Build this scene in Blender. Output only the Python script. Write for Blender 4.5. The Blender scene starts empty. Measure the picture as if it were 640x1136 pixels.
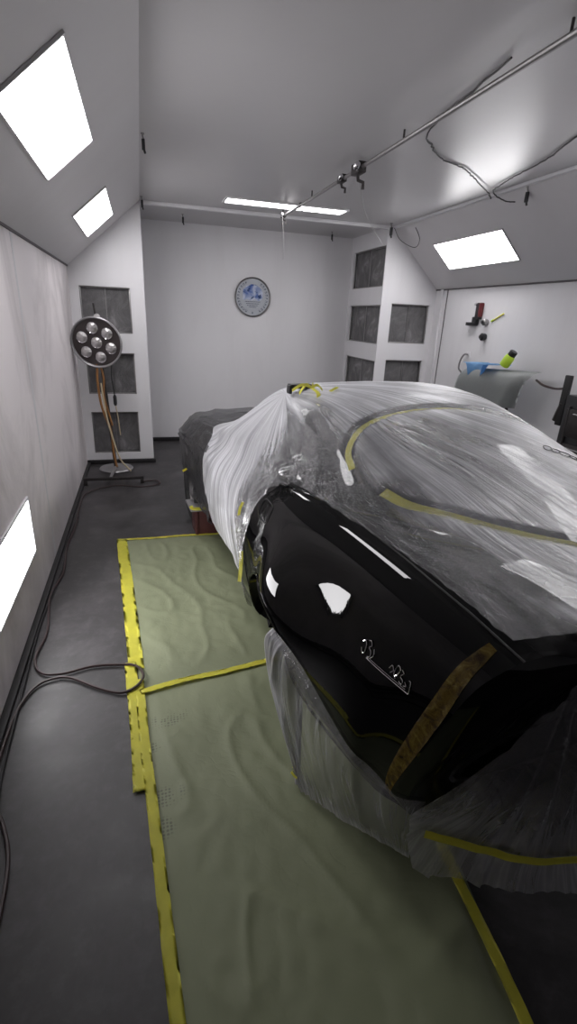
import bpy, bmesh, math, random
from mathutils import Vector, Matrix, noise
from mathutils.bvhtree import BVHTree
random.seed(7)
SC = bpy.context.scene
COL = SC.collection
PI = math.pi

# ------------------------------------------------------------------ helpers
def link(o, parent=None):
    COL.objects.link(o)
    if parent: o.parent = parent
    return o
def tag(o, label=None, cat=None, group=None, kind=None):
    if label: o['label'] = label
    if cat: o['category'] = cat
    if group: o['group'] = group
    if kind: o['kind'] = kind
    return o
def empty(name, loc=(0,0,0), rz=0.0):
    o = bpy.data.objects.new(name, None); o.empty_display_size = .1
    o.location = loc; o.rotation_euler = (0,0,rz)
    return link(o)
def sharpen(bm, deg=35):
    bm.normal_update()
    for f in bm.faces: f.smooth = True
    for e in bm.edges:
        if len(e.link_faces) == 2:
            if e.calc_face_angle(0) > math.radians(deg): e.smooth = False
def obj(name, bm, mat, parent=None, smooth=True, deg=35, loc=None):
    if smooth: sharpen(bm, deg)
    me = bpy.data.meshes.new(name); bm.to_mesh(me); bm.free()
    for m in (mat if isinstance(mat, (list,tuple)) else [mat]): me.materials.append(m)
    o = bpy.data.objects.new(name, me)
    if loc is not None:
        loc = Vector(loc); me.transform(Matrix.Translation(-loc)); o.location = loc
    return link(o, parent)
def B(): return bmesh.new()
def box(bm, lo, hi, bev=0.0, M=None, mi=0):
    lo, hi = Vector(lo), Vector(hi)
    r = bmesh.ops.create_cube(bm, size=1.0)
    vs = r['verts']
    for v in vs:
        v.co = Vector(((lo[i]+hi[i])/2 + v.co[i]*(hi[i]-lo[i]) for i in range(3)))
    if bev > 0:
        es = list({e for v in vs for e in v.link_edges})
        r2 = bmesh.ops.bevel(bm, geom=es, offset=bev, segments=2, affect='EDGES', profile=.5)
        vs = list({v for f in r2['faces'] for v in f.verts} | {v for v in vs if v.is_valid})
        # include all verts of connected geometry
        seen = set(vs); st = list(vs)
        while st:
            v = st.pop()
            for e in v.link_edges:
                w = e.other_vert(v)
                if w not in seen: seen.add(w); st.append(w)
        vs = list(seen)
    if M is not None:
        for v in vs: v.co = M @ v.co
    if mi:
        for f in {f for v in vs for f in v.link_faces}: f.material_index = mi
    return bm
def catmull(pts, n=8, closed=False):
    P = [Vector(p) for p in pts]; out = []
    m = len(P)
    if m < 3 and not closed: 
        return [P[0].lerp(P[1], i/n) for i in range(n+1)]
    segs = m if closed else m-1
    for i in range(segs):
        a = P[(i-1) % m] if (closed or i > 0) else P[0]*2-P[1]
        b = P[i]; c = P[(i+1) % m]
        d = P[(i+2) % m] if (closed or i+2 < m) else P[-1]*2-P[-2]
        for k in range(n):
            t = k/n
            out.append(.5*((2*b)+(c-a)*t+(2*a-5*b+4*c-d)*t*t+(3*b-a-3*c+d)*t**3))
    if not closed: out.append(P[-1].copy())
    return out
def tube(bm, path, r, seg=8, cap=True, taper=None, mi=0):
    P = [Vector(p) for p in path]; rings = []
    t0 = (P[1]-P[0]).normalized()
    up = Vector((0,0,1)) if abs(t0.z) < .9 else Vector((1,0,0))
    nrm = t0.cross(up).normalized()
    for i, p in enumerate(P):
        t = (P[min(i+1,len(P)-1)]-P[max(i-1,0)])
        if t.length < 1e-9: t = t0
        t.normalize()
        nrm = (nrm - t*nrm.dot(t)).normalized(); b = t.cross(nrm)
        rr = r if taper is None else r*taper(i/(len(P)-1))
        rings.append([bm.verts.new(p+(nrm*math.cos(2*PI*k/seg)+b*math.sin(2*PI*k/seg))*rr) for k in range(seg)])
    fs = []
    for a, b_ in zip(rings, rings[1:]):
        for k in range(seg):
            fs.append(bm.faces.new((a[k], a[(k+1)%seg], b_[(k+1)%seg], b_[k])))
    if cap:
        fs.append(bm.faces.new(list(reversed(rings[0])))); fs.append(bm.faces.new(rings[-1]))
    for f in fs: f.material_index = mi
    return bm
def lathe(bm, prof, seg=32, M=None, mi=0):
    """prof = [(r,z)...] around z"""
    rings = []
    for r, z in prof:
        if r < 1e-6:
            rings.append([bm.verts.new((0,0,z))])
        else:
            rings.append([bm.verts.new((r*math.cos(2*PI*k/seg), r*math.sin(2*PI*k/seg), z)) for k in range(seg)])
    fs = []
    for a, b in zip(rings, rings[1:]):
        for k in range(seg):
            k2 = (k+1) % seg
            if len(a) == 1 and len(b) == 1: continue
            if len(a) == 1: fs.append(bm.faces.new((a[0], b[k2], b[k])))
            elif len(b) == 1: fs.append(bm.faces.new((a[k], a[k2], b[0])))
            else: fs.append(bm.faces.new((a[k], a[k2], b[k2], b[k])))
    if M is not None:
        for ring in rings:
            for v in ring: v.co = M @ v.co
    for f in fs: f.material_index = mi
    return bm
def aim(loc, direction, roll=0.0):
    """matrix whose +z looks along direction"""
    q = Vector(direction).to_track_quat('Z','Y')
    return Matrix.Translation(Vector(loc)) @ q.to_matrix().to_4x4() @ Matrix.Rotation(roll,4,'Z')
def grid(bm, rows, uvs=None, uvname='fold'):
    V = [[bm.verts.new(p) for p in row] for row in rows]
    lay = bm.loops.layers.uv.new(uvname) if uvs else None
    for i in range(len(V)-1):
        for j in range(len(V[0])-1):
            q = (V[i][j], V[i+1][j], V[i+1][j+1], V[i][j+1])
            if len({v for v in q}) < 4: continue
            f = bm.faces.new(q)
            if uvs:
                for lp, (a, b) in zip(f.loops, ((i,j),(i+1,j),(i+1,j+1),(i,j+1))):
                    lp[lay].uv = uvs[a][b]
    return V
def ss(a, b, x):
    t = max(0, min(1, (x-a)/(b-a))); return t*t*(3-2*t)
def fn(x, y=0, z=0, s=0.0): return noise.noise(Vector((x+s*17.3, y+s*5.1, z)))
def interp(tab, x):
    """smooth (monotone-ish catmull) interpolation of a table [(x, (v...))]"""
    n = len(tab)
    if x <= tab[0][0]: return list(tab[0][1])
    if x >= tab[-1][0]: return list(tab[-1][1])
    for i in range(n-1):
        x0, x1 = tab[i][0], tab[i+1][0]
        if x0 <= x <= x1:
            t = (x-x0)/(x1-x0); out = []
            for k in range(len(tab[i][1])):
                y0, y1 = tab[i][1][k], tab[i+1][1][k]
                d = (y1-y0)/(x1-x0)
                if i > 0: 
                    dp = (y0-tab[i-1][1][k])/(x0-tab[i-1][0]); m0 = (d+dp)/2
                else: m0 = d
                if i+2 < n:
                    dn = (tab[i+2][1][k]-y1)/(tab[i+2][0]-x1); m1 = (d+dn)/2
                else: m1 = d
                h = x1-x0
                out.append((2*t**3-3*t*t+1)*y0+(t**3-2*t*t+t)*h*m0+(-2*t**3+3*t*t)*y1+(t**3-t*t)*h*m1)
            return out

# ------------------------------------------------------------------ materials
class MT:
    def __init__(s, name):
        s.m = bpy.data.materials.new(name); s.m.use_nodes = True
        s.nt = s.m.node_tree; s.N = s.nt.nodes; s.L = s.nt.links
        s.p = s.N['Principled BSDF']; s.out = s.N['Material Output']
    def n(s, t, **kw):
        nd = s.N.new(t)
        for k, v in kw.items():
            if k in nd.inputs: nd.inputs[k].default_value = v
            else: setattr(nd, k, v)
        return nd
    def l(s, a, b): s.L.new(a, b)
    def ramp(s, src, stops):
        r = s.n('ShaderNodeValToRGB'); e = r.color_ramp.elements
        e[0].position, e[0].color = stops[0][0], (*stops[0][1],1)
        e[1].position, e[1].color = stops[-1][0], (*stops[-1][1],1)
        for p, c in stops[1:-1]:
            x = e.new(p); x.color = (*c,1)
        s.l(src, r.inputs[0]); return r.outputs[0]
    def mix(s, fac, a, b):
        m = s.n('ShaderNodeMix', data_type='RGBA')
        if isinstance(fac, (int,float)): m.inputs[0].default_value = fac
        else: s.l(fac, m.inputs[0])
        for v, i in ((a,6),(b,7)):
            if isinstance(v, tuple): m.inputs[i].default_value = (*v,1)
            else: s.l(v, m.inputs[i])
        return m.outputs[2]
    def math(s, op, a, b=None, clamp=False):
        m = s.n('ShaderNodeMath', operation=op); m.use_clamp = clamp
        for v, i in ((a,0),(b,1)):
            if v is None: continue
            if isinstance(v,(int,float)): m.inputs[i].default_value = v
            else: s.l(v, m.inputs[i])
        return m.outputs[0]
    def bump(s, src, st, dist=.01):
        b = s.n('ShaderNodeBump'); b.inputs['Strength'].default_value = st; b.inputs['Distance'].default_value = dist
        s.l(src, b.inputs['Height']); s.l(b.outputs[0], s.p.inputs['Normal']); return b.outputs[0]
    def coord(s, which='Object', scale=None):
        c = s.n('ShaderNodeTexCoord').outputs[which]
        if scale:
            mp = s.n('ShaderNodeMapping'); mp.inputs['Scale'].default_value = scale
            s.l(c, mp.inputs[0]); c = mp.outputs[0]
        return c
    def noise(s, vec, scale, detail=4, rough=.55, dist=0):
        n = s.n('ShaderNodeTexNoise', Scale=scale, Detail=detail, Roughness=rough, Distortion=dist)
        s.l(vec, n.inputs['Vector']); return n.outputs[0]
def plain(name, col, rough=.5, metal=0.0, var=.08, scale=30, bump=.0, coat=0.0, spec=.5):
    t = MT(name); c = t.coord()
    n = t.noise(c, scale)
    t.l(t.mix(n, tuple(x*(1-var) for x in col), tuple(min(1,x*(1+var)) for x in col)), t.p.inputs['Base Color'])
    t.p.inputs['Roughness'].default_value = rough; t.p.inputs['Metallic'].default_value = metal
    t.p.inputs['Coat Weight'].default_value = coat; t.p.inputs['Specular IOR Level'].default_value = spec
    if bump: t.bump(t.noise(c, scale*4), bump, .002)
    return t.m
def wall_mat(name, col, dirt=(.42,.38,.39), amount=.0, stretch=(3,3,.6), rough=.45):
    t = MT(name); c = t.coord('Object')
    n1 = t.noise(c, 1.3, 5); c2 = t.coord('Object', stretch); n2 = t.noise(c2, 1.1, 8, .65, .6)
    f = t.ramp(n2, [(.45,(0,0,0)), (.74,(1,1,1))])
    base = t.mix(n1, tuple(x*.96 for x in col), tuple(min(1,x*1.03) for x in col))
    t.l(t.mix(t.math('MULTIPLY', f, amount), base, dirt), t.p.inputs['Base Color'])
    t.p.inputs['Roughness'].default_value = rough
    t.bump(t.noise(c, 6, 3), .08, .01)
    return t.m
M = {}
M['wall'] = wall_mat('white_wall_paint', (.70,.69,.71), amount=.12)
M['wall_dirty'] = wall_mat('oversprayed_wall_paint', (.80,.75,.765), dirt=(.30,.27,.275), amount=.8, stretch=(1.3,1.0,.55))
M['ceiling'] = wall_mat('grey_ceiling_panel', (.46,.45,.46), amount=.15, stretch=(1,1,1), rough=.32)
M['slope'] = wall_mat('grey_slope_panel', (.56,.545,.56), amount=.2, stretch=(1,1,1), rough=.4)
M['white_trim'] = plain('white_trim', (.66,.65,.67), .4)
M['dark_seam'] = plain('dark_seam', (.10,.09,.095), .7)
M['black_rubber'] = plain('black_rubber', (.012,.011,.012), .6, bump=.2)
M['black_plastic'] = plain('black_plastic', (.012,.012,.014), .4)
M['black_paint'] = None
M['chrome'] = plain('chrome', (.75,.74,.76), .12, 1.0, .03)
M['steel'] = plain('worn_steel', (.30,.29,.29), .4, .9, .2)
M['dark_steel'] = plain('dark_steel', (.045,.04,.04), .5, .5, .3)
M['red_steel'] = plain('dull_red_steel', (.10,.035,.035), .55, .2, .3)
M['grey_primer'] = plain('grey_primer', (.33,.345,.34), .45)
M['red'] = plain('red_plastic', (.13,.015,.02), .35)
M['blue_cloth'] = plain('blue_cloth', (.20,.38,.62), .9, var=.25, scale=18, bump=.3)
M['green_bottle'] = plain('lime_bottle', (.50,.72,.05), .35)
M['hose'] = plain('dark_brown_hose', (.035,.018,.018), .45)
M['orange_cord'] = plain('orange_brown_cord', (.28,.13,.04), .5)
M['cream_cord'] = plain('cream_cord', (.48,.40,.27), .5)
M['wire'] = plain('thin_black_wire', (.03,.028,.03), .5)
M['string'] = plain('grey_string', (.35,.34,.34), .7)
M['lamp_housing'] = plain('lamp_housing_grey', (.33,.32,.33), .35, .5)
M['lamp_face'] = plain('lamp_face_brown', (.045,.035,.035), .5)
M['ink'] = plain('black_ink', (.01,.01,.012), .5)
M['tyre'] = plain('tyre_rubber', (.02,.02,.02), .75, bump=.3)
M['glass_dark'] = plain('dark_tinted_glass', (.012,.012,.015), .03, var=.02)

t = MT('gloss_black_paint')
c = t.coord(); n = t.noise(c, 400, 2)
t.l(t.mix(n, (.0012,.0013,.0015), (.002,.0021,.0024)), t.p.inputs['Base Color'])
t.p.inputs['Roughness'].default_value = .12; t.p.inputs['Coat Weight'].default_value = .65; t.p.inputs['Coat Roughness'].default_value = .012
t.p.inputs['Specular IOR Level'].default_value = .0
b = t.n('ShaderNodeBump'); b.inputs['Strength'].default_value = .02; b.inputs['Distance'].default_value = .001
t.l(t.noise(c, 90, 2), b.inputs['Height']); t.l(b.outputs[0], t.p.inputs['Coat Normal'])
M['black_paint'] = t.m

t = MT('dusty_dark_floor')
c = t.coord('Object')
n1 = t.noise(c, 2.2, 9, .68, .4); n2 = t.noise(c, 14, 6, .7)
a = t.ramp(n1, [(.34,(.018,.0165,.017)), (.50,(.031,.0285,.030)), (.62,(.058,.053,.056)), (.80,(.13,.12,.125))])
t.l(t.mix(t.math('MULTIPLY', t.ramp(n2, [(.50,(0,0,0)), (.80,(1,1,1))]), .45), a, (.10,.095,.10)), t.p.inputs['Base Color'])
t.l(t.ramp(n1, [(.3,(.38,.38,.38)), (.7,(.6,.6,.6))]), t.p.inputs['Roughness'])
t.bump(n2, .15, .003)
M['floor'] = t.m

# green masking paper: fine creases and dotted boot prints
t = MT('green_masking_paper')
c = t.coord('Object')
w = t.noise(c, 2.0, 4)
vm = t.n('ShaderNodeTexVoronoi', feature='DISTANCE_TO_EDGE'); vm.inputs['Scale'].default_value = 7
wv = t.n('ShaderNodeVectorMath', operation='SCALE'); t.l(c, wv.inputs[0]); wv.inputs['Scale'].default_value = 1
add = t.n('ShaderNodeVectorMath', operation='ADD'); nn = t.n('ShaderNodeTexNoise', Scale=3.0, Detail=5.0); t.l(c, nn.inputs['Vector'])
t.l(c, add.inputs[0]); t.l(nn.outputs['Color'], add.inputs[1]); t.l(add.outputs[0], vm.inputs['Vector'])
cre = t.math('MINIMUM', vm.outputs['Distance'], .12)
hgt = t.math('ADD', t.math('MULTIPLY', cre, .6), t.noise(c, 7, 6, .55, .8))
t.bump(hgt, .28, .012)
base = t.mix(w, (.185,.205,.120), (.225,.245,.148))
stain = None
for (px, py, r1, r2, ang) in ((.02,1.74,.10,.055,.3), (-.005,1.36,.075,.05,.1), (-.055,1.60,.05,.03,0), (-.03,1.24,.05,.05,.6)):
    mp = t.n('ShaderNodeMapping', vector_type='TEXTURE'); mp.inputs['Location'].default_value = (px,py,0); mp.inputs['Rotation'].default_value = (0,0,ang); mp.inputs['Scale'].default_value = (r1,r2,1)
    t.l(c, mp.inputs[0]); g = t.n('ShaderNodeTexGradient', gradient_type='SPHERICAL'); t.l(mp.outputs[0], g.inputs[0])
    k = t.ramp(g.outputs[0], [(.0,(0,0,0)), (.35,(1,1,1))])
    stain = k if stain is None else t.math('MAXIMUM', stain, k)
vd = t.n('ShaderNodeTexVoronoi', feature='F1'); vd.inputs['Scale'].default_value = 75; vd.inputs['Randomness'].default_value = .25; t.l(c, vd.inputs['Vector'])
dots = t.ramp(vd.outputs['Distance'], [(.30,(1,1,1)), (.46,(0,0,0))])
t.l(t.mix(t.math('MULTIPLY', t.math('MULTIPLY', stain, dots), .62), base, (.06,.065,.05)), t.p.inputs['Base Color'])
t.p.inputs['Roughness'].default_value = .62
M['paper'] = t.m

def tape_mat(name, col):
    t = MT(name); c = t.coord('Object'); n = t.noise(c, 25, 5)
    t.l(t.mix(n, tuple(x*.85 for x in col), tuple(min(1,x*1.1) for x in col)), t.p.inputs['Base Color'])
    t.p.inputs['Roughness'].default_value = .55; t.bump(t.noise(c, 180, 3), .25, .001)
    return t.m
M['tape'] = tape_mat('yellow_masking_tape', (.80,.76,.10))
t = MT('amber_edge_tape'); c = t.coord('Object'); n = t.noise(c, 30, 5, .65, 1.0)
t.l(t.ramp(n, [(.35,(.05,.028,.008)), (.55,(.17,.11,.018)), (.75,(.34,.26,.05))]), t.p.inputs['Base Color']); t.p.inputs['Roughness'].default_value = .18; t.bump(n, .6, .006)
M['brown_tape'] = t.m

def film_mat(name, lo=.18, hi=.75, su=14.0, sv=1.6, col=(.62,.62,.66), rough=.42, streak=(.42,.72), bumps=.22, base_pow=1.0, line=.30, rfade=0.0):
    """thin masking film: see-through, milky where it folds"""
    t = MT(name)
    uv = t.n('ShaderNodeUVMap', uv_map='fold').outputs[0]
    mp = t.n('ShaderNodeMapping'); mp.inputs['Scale'].default_value = (su, sv, 1); t.l(uv, mp.inputs[0])
    n1 = t.noise(mp.outputs[0], 1.0, 5, .62, .35)
    mp2 = t.n('ShaderNodeMapping'); mp2.inputs['Scale'].default_value = (su*9, sv*1.3, 1); mp2.inputs['Rotation'].default_value=(0,0,.06); t.l(uv, mp2.inputs[0])
    n2 = t.noise(mp2.outputs[0], 1.0, 4, .6, .5)
    c = t.coord('Object'); n3 = t.noise(c, 26, 5, .6, 1.2)
    s1 = t.ramp(n1, [(streak[0],(0,0,0)), (streak[1],(1,1,1))])
    s2 = t.ramp(n2, [(.50,(0,0,0)), (.74,(1,1,1))])
    f = t.math('ADD', t.math('MULTIPLY', s1, .6), t.math('MULTIPLY', s2, .4), True)
    # narrow fold lines: ridges of stretched noise
    def ridge(k, kv, rot, p):
        mq = t.n('ShaderNodeMapping'); mq.inputs['Scale'].default_value = (su*k, sv*kv, 1); mq.inputs['Rotation'].default_value = (0,0,rot); t.l(uv, mq.inputs[0])
        nq = t.noise(mq.outputs[0], 1.0, 3, .5, .6)
        return t.math('POWER', t.math('SUBTRACT', 1.0, t.math('MULTIPLY', t.math('ABSOLUTE', t.math('SUBTRACT', nq, .5)), 5.0), True), p)
    r1 = ridge(1.3, .9, .04, 5.0); r2 = ridge(3.4, 1.4, -.05, 4.0)
    rl = t.math('MAXIMUM', r1, t.math('MULTIPLY', r2, .7))
    if rfade:
        sp = t.n('ShaderNodeSeparateXYZ'); t.l(uv, sp.inputs[0])
        rr_ = t.ramp(sp.outputs[1], [(.12,(.08,.08,.08)), (.75,(1,1,1))]); rl = t.math('MULTIPLY', rl, rr_)
    rl = t.math('MULTIPLY', rl, t.ramp(t.noise(t.coord('Object'), 3.2, 3, .5, .8), [(.36,(.12,.12,.12)), (.60,(1,1,1))]))
    op = t.math('ADD', lo, t.math('MULTIPLY', f, hi-lo))
    lw = t.n('ShaderNodeLayerWeight'); lw.inputs['Blend'].default_value = .25
    op = t.math('ADD', op, t.math('MULTIPLY', lw.outputs['Facing'], .25), True)
    at = t.n('ShaderNodeAttribute', attribute_name='cling')
    op = t.math('MULTIPLY', op, t.math('SUBTRACT', 1.0, t.math('MULTIPLY', at.outputs['Fac'], .92)))
    op = t.math('ADD', op, t.math('MULTIPLY', rl, t.math('MULTIPLY', line, t.math('SUBTRACT', 1.0, t.math('MULTIPLY', at.outputs['Fac'], .60)))), True)
    t.p.inputs['Base Color'].default_value = (*col,1)
    t.p.inputs['Roughness'].default_value = rough
    t.p.inputs['Specular IOR Level'].default_value = .35
    h = t.math('ADD', t.math('MULTIPLY', n1, .7), t.math('ADD', t.math('MULTIPLY', n2, .7), t.math('MULTIPLY', n3, .18)))
    n4 = t.noise(c, 75, 4, .65, 1.0)
    h = t.math('ADD', h, t.math('ADD', t.math('MULTIPLY', rl, .35), t.math('MULTIPLY', n4, t.math('MULTIPLY', at.outputs['Fac'], 1.3))))
    bn = t.bump(h, bumps, .02)
    tr = t.n('ShaderNodeBsdfTransparent'); tr.inputs[0].default_value = (.96,.96,.96,1)
    gl = t.n('ShaderNodeBsdfGlossy'); gl.inputs['Roughness'].default_value = .05; t.l(bn, gl.inputs['Normal'])
    lf = t.n('ShaderNodeLayerWeight'); lf.inputs['Blend'].default_value = .5; fr = t.math('ADD', .06, t.math('MULTIPLY', t.math('POWER', lf.outputs['Facing'], 5.0), .93))
    m1 = t.n('ShaderNodeMixShader'); t.l(fr, m1.inputs[0]); t.l(tr.outputs[0], m1.inputs[1]); t.l(gl.outputs[0], m1.inputs[2])
    m2 = t.n('ShaderNodeMixShader'); t.l(op, m2.inputs[0]); t.l(m1.outputs[0], m2.inputs[1]); t.l(t.p.outputs[0], m2.inputs[2])
    t.l(m2.outputs[0], t.out.inputs['Surface'])
    return t.m
M['film_roof'] = film_mat('clear_masking_film', .33, .90, su=8, sv=.7, streak=(.40,.66), bumps=.40, line=.62, rfade=1.0, col=(.76,.76,.80))
M['film_tail'] = film_mat('thin_masking_film_tail', .22, .55, su=9, sv=1.2, streak=(.45,.8))
M['film_skirt'] = film_mat('gathered_masking_film', .26, .75, su=16, sv=1.0, line=.5)
M['film_dark'] = film_mat('thin_masking_film_front', .35, .75, su=9, sv=1.2, col=(.035,.035,.038))

def emit(name, col, s):
    t = MT(name); e = t.n('ShaderNodeEmission'); e.inputs[0].default_value = (*col,1); e.inputs[1].default_value = s
    t.l(e.outputs[0], t.out.inputs['Surface']); return t.m
LIGHT = 15.0
M['diffuser'] = emit('lit_diffuser', (1.0,.985,1.0), LIGHT)

t = MT('paint_filter_fibre')
c = t.coord('Object'); n1 = t.noise(c, 5, 6, .7, .8); n2 = t.noise(t.coord('Object',(30,30,3)), 2, 4)
a = t.ramp(n1, [(.3,(.10,.098,.10)), (.55,(.18,.175,.18)), (.78,(.38,.37,.38))])
t.l(t.mix(t.math('MULTIPLY', n2, .4), a, (.09,.085,.085)), t.p.inputs['Base Color'])
t.p.inputs['Roughness'].default_value = .95; t.bump(t.noise(c, 60, 6, .8), .8, .01)
M['filter'] = t.m

# ------------------------------------------------------------------ room
XL, XR, YB, YP, YF = -.671, 3.50, 6.944, 5.88, -2.2
ZW, ZC, CL, CR, XP = 2.045, 2.669, .062, 2.83, 2.78
def struct(name, bm, mat, **k):
    return tag(obj(name, bm, mat, **k), kind='structure')
def quad(bm, *p): return bm.faces.new([bm.verts.new(q) for q in p])
bm = B(); box(bm, (XL-.1,YF-.1,-.08), (XR+.1,YB+.1,0)); struct('floor', bm, M['floor'])
bm = B(); box(bm, (CL-.02,YF-.1,ZC), (CR+.02,YB+.1,ZC+.06)); struct('ceiling', bm, M['ceiling'])
bm = B(); box(bm, (XL-.08,YF-.1,0), (XL,YB+.1,ZW)); struct('wall_left', bm, M['wall_dirty'])
bm = B(); box(bm, (XR,YF-.1,0), (XR+.08,YB+.1,ZW)); struct('wall_right', bm, M['wall'])
bm = B(); box(bm, (XL-.1,YB,0), (XR+.1,YB+.08,ZC+.05)); struct('wall_back', bm, M['wall'])
bm = B(); box(bm, (XL-.1,YF-.08,0), (XR+.1,YF,ZC+.05)); struct('wall_front', bm, M['wall'])
def slope(name, x0, z0, x1, z1):
    bm = B(); n = Vector((-(z1-z0),0,x1-x0)).normalized()
    if n.z < 0: n = -n
    t_ = n*.05
    A = [(x0,YF-.1,z0),(x1,YF-.1,z1),(x1,YB+.1,z1),(x0,YB+.1,z0)]
    lo = [bm.verts.new(a) for a in A]; hi = [bm.verts.new(Vector(a)+t_) for a in A]
    bm.faces.new(lo); bm.faces.new(hi[::-1])
    for i in range(4): bm.faces.new((lo[i],hi[i],hi[(i+1)%4],lo[(i+1)%4]))
    bmesh.ops.recalc_face_normals(bm, faces=bm.faces)
    struct(name, bm, M['slope'], smooth=False)
slope('wall_upper_left', XL, ZW, CL, ZC)
slope('wall_upper_right', XR, ZW, CR, ZC)

def holed(name, origin, ud, nd, W, H, holes, mat, depth=.07):
    """wall face with rectangular openings; nd points into the room"""
    o, ud, nd = Vector(origin), Vector(ud), Vector(nd); bm = B()
    us = sorted({0,W}|{h[0] for h in holes}|{h[1] for h in holes}); vs = sorted({0,H}|{h[2] for h in holes}|{h[3] for h in holes})
    P = lambda u,v,d=0: o+ud*u+Vector((0,0,v))-nd*d
    for i in range(len(us)-1):
        for j in range(len(vs)-1):
            uc, vc = (us[i]+us[i+1])/2, (vs[j]+vs[j+1])/2
            if any(h[0]<uc<h[1] and h[2]<vc<h[3] for h in holes): continue
            quad(bm, P(us[i],vs[j]),P(us[i+1],vs[j]),P(us[i+1],vs[j+1]),P(us[i],vs[j+1]))
    for a,b,c_,d_ in holes:
        R = [(a,c_),(b,c_),(b,d_),(a,d_)]
        for k in range(4):
            p, q = R[k], R[(k+1)%4]; quad(bm, P(*p),P(*q),P(*q,depth),P(*p,depth))
    bmesh.ops.remove_doubles(bm, verts=bm.verts, dist=1e-4)
    return struct(name, bm, mat, smooth=False)
ROWS = [(.12,.59),(.785,1.22),(1.42,1.87)]
fl = [(.09,.588,a,b) for a,b in ROWS]
holed('wall_pillar_left', (XL,YP,0), (1,0,0), (0,-1,0), CL-XL, ZC, fl, M['wall'])
bm = B(); quad(bm, (CL,YP,0),(CL,YB,0),(CL,YB,ZC),(CL,YP,ZC)); struct('wall_pillar_left_side', bm, M['wall'], smooth=False)
fr_ = [(.14,.65,a,b) for a,b in ROWS]
holed('wall_pillar_right', (XP,YP,0), (1,0,0), (0,-1,0), XR-XP, ZC, fr_, M['wall'])
SR = [(.17,.62),(.80,1.20),(1.40,1.845),(2.05,2.485)]
fs_ = [(.02,.97,a,b) for a,b in SR]
holed('wall_pillar_right_side', (XP,YP,0), (0,1,0), (-1,0,0), YB-YP, ZC, fs_, M['wall'])
# filters in the openings
def filt(name, origin, ud, nd, h, label, grp):
    ud, nd = Vector(ud), Vector(nd); o = Vector(origin)+ud*h[0]+Vector((0,0,h[2])) - nd*.055
    e = empty(name, o); tag(e, label, 'filter', grp)
    W, H = h[1]-h[0], h[3]-h[2]
    rows = []; 
    nu, nv = 26, 22
    for i in range(nu+1):
        r = []
        for j in range(nv+1):
            u, v = W*i/nu, H*j/nv
            d = .012*fn(u*7+o.x*3, v*6+o.z*9, o.y)+.010*math.sin(PI*i/nu)*math.sin(PI*j/nv)
            if abs(i-nu/2) < 1: d -= .010
            r.append(ud*u+Vector((0,0,v))+nd*d)
        rows.append(r)
    bm = B(); grid(bm, rows); obj('filter_pad', bm, M['filter'], e, deg=80)
    bm = B(); w = .014
    for (u0,u1,v0,v1) in ((0,W,0,w),(0,W,H-w,H),(0,w,w,H-w),(W-w,W,w,H-w)):
        a = ud*u0+Vector((0,0,v0))+nd*.012; b_ = ud*u1+Vector((0,0,v1))+nd*.034
        box(bm, [min(a[i],b_[i]) for i in range(3)], [max(a[i],b_[i]) for i in range(3)], .003)
    obj('filter_frame', bm, M['steel'], e)
    bm = B()
    p0 = ud*(W*.5)+nd*.02
    tube(bm, [p0+Vector((0,0,.01)), p0+Vector((0,0,H-.01))], .0035, 6)
    obj('retaining_wire', bm, M['string'] if 'side' in grp else M['steel'], e)
rn = ['bottom','middle','top']
for k, h in enumerate(fl):
    filt('exhaust_filter', (XL,YP,0), (1,0,0), (0,-1,0), h, f'dusty grey paint filter in the {rn[k]} opening of the left pillar behind the round lamp', 'filters in the left pillar')
for k, h in enumerate(fr_):
    filt('exhaust_filter', (XP,YP,0), (1,0,0), (0,-1,0), h, f'square grey paint filter in the {rn[k]} opening of the right pillar front face', 'filters in the front of the right pillar')
rn4 = ['bottom','third-highest','second-highest','topmost']
for k, h in enumerate(fs_):
    filt('exhaust_filter', (XP,YP,0), (0,1,0), (-1,0,0), h, f'{rn4[k]} grey paint filter in the side face of the right pillar', 'filters in the side of the right pillar')

def trim(n, lo, hi, mat, bev=.003):
    bm = B(); box(bm, lo, hi, bev); struct(f'trim_{n}', bm, mat)
trim(1, (CL,YP-.045,ZC-.035), (XP,YP+.0,ZC), M['white_trim'])           # ceiling ledge
trim(2, (CR-.015,YF,ZC-.022), (CR+.03,YP,ZC), M['white_trim'])
trim(3, (XR-.014,YF,ZW-.008), (XR,YP,ZW+.006), M['dark_seam'])
trim(4, (XL,YF,ZW-.010), (XL+.012,YP,ZW+.006), M['dark_seam'])
trim(5, (XL,3.44,.0), (XL+.0015,3.475,ZW), M['white_trim'], 0)            # wall panel seam
trim(6, (XR-.006,5.62,.0), (XR,5.632,ZW), M['dark_seam'], 0)
trim(7, (XR-.02,5.70,.0), (XR,5.76,ZW), M['white_trim'])
def base(nm, lo, hi):
    bm = B(); box(bm, lo, hi, .004); struct(nm, bm, M['black_rubber'])
base('baseboard_left', (XL,YF,0), (XL+.035,YP,.022))
base('baseboard_right', (XR-.03,YF,0), (XR,YP,.03))
base('baseboard_back', (CL,YB-.03,0), (XP,YB,.05))
base('baseboard_pillar', (XL,YP-.03,0), (CL+.02,YP,.045))
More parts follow.
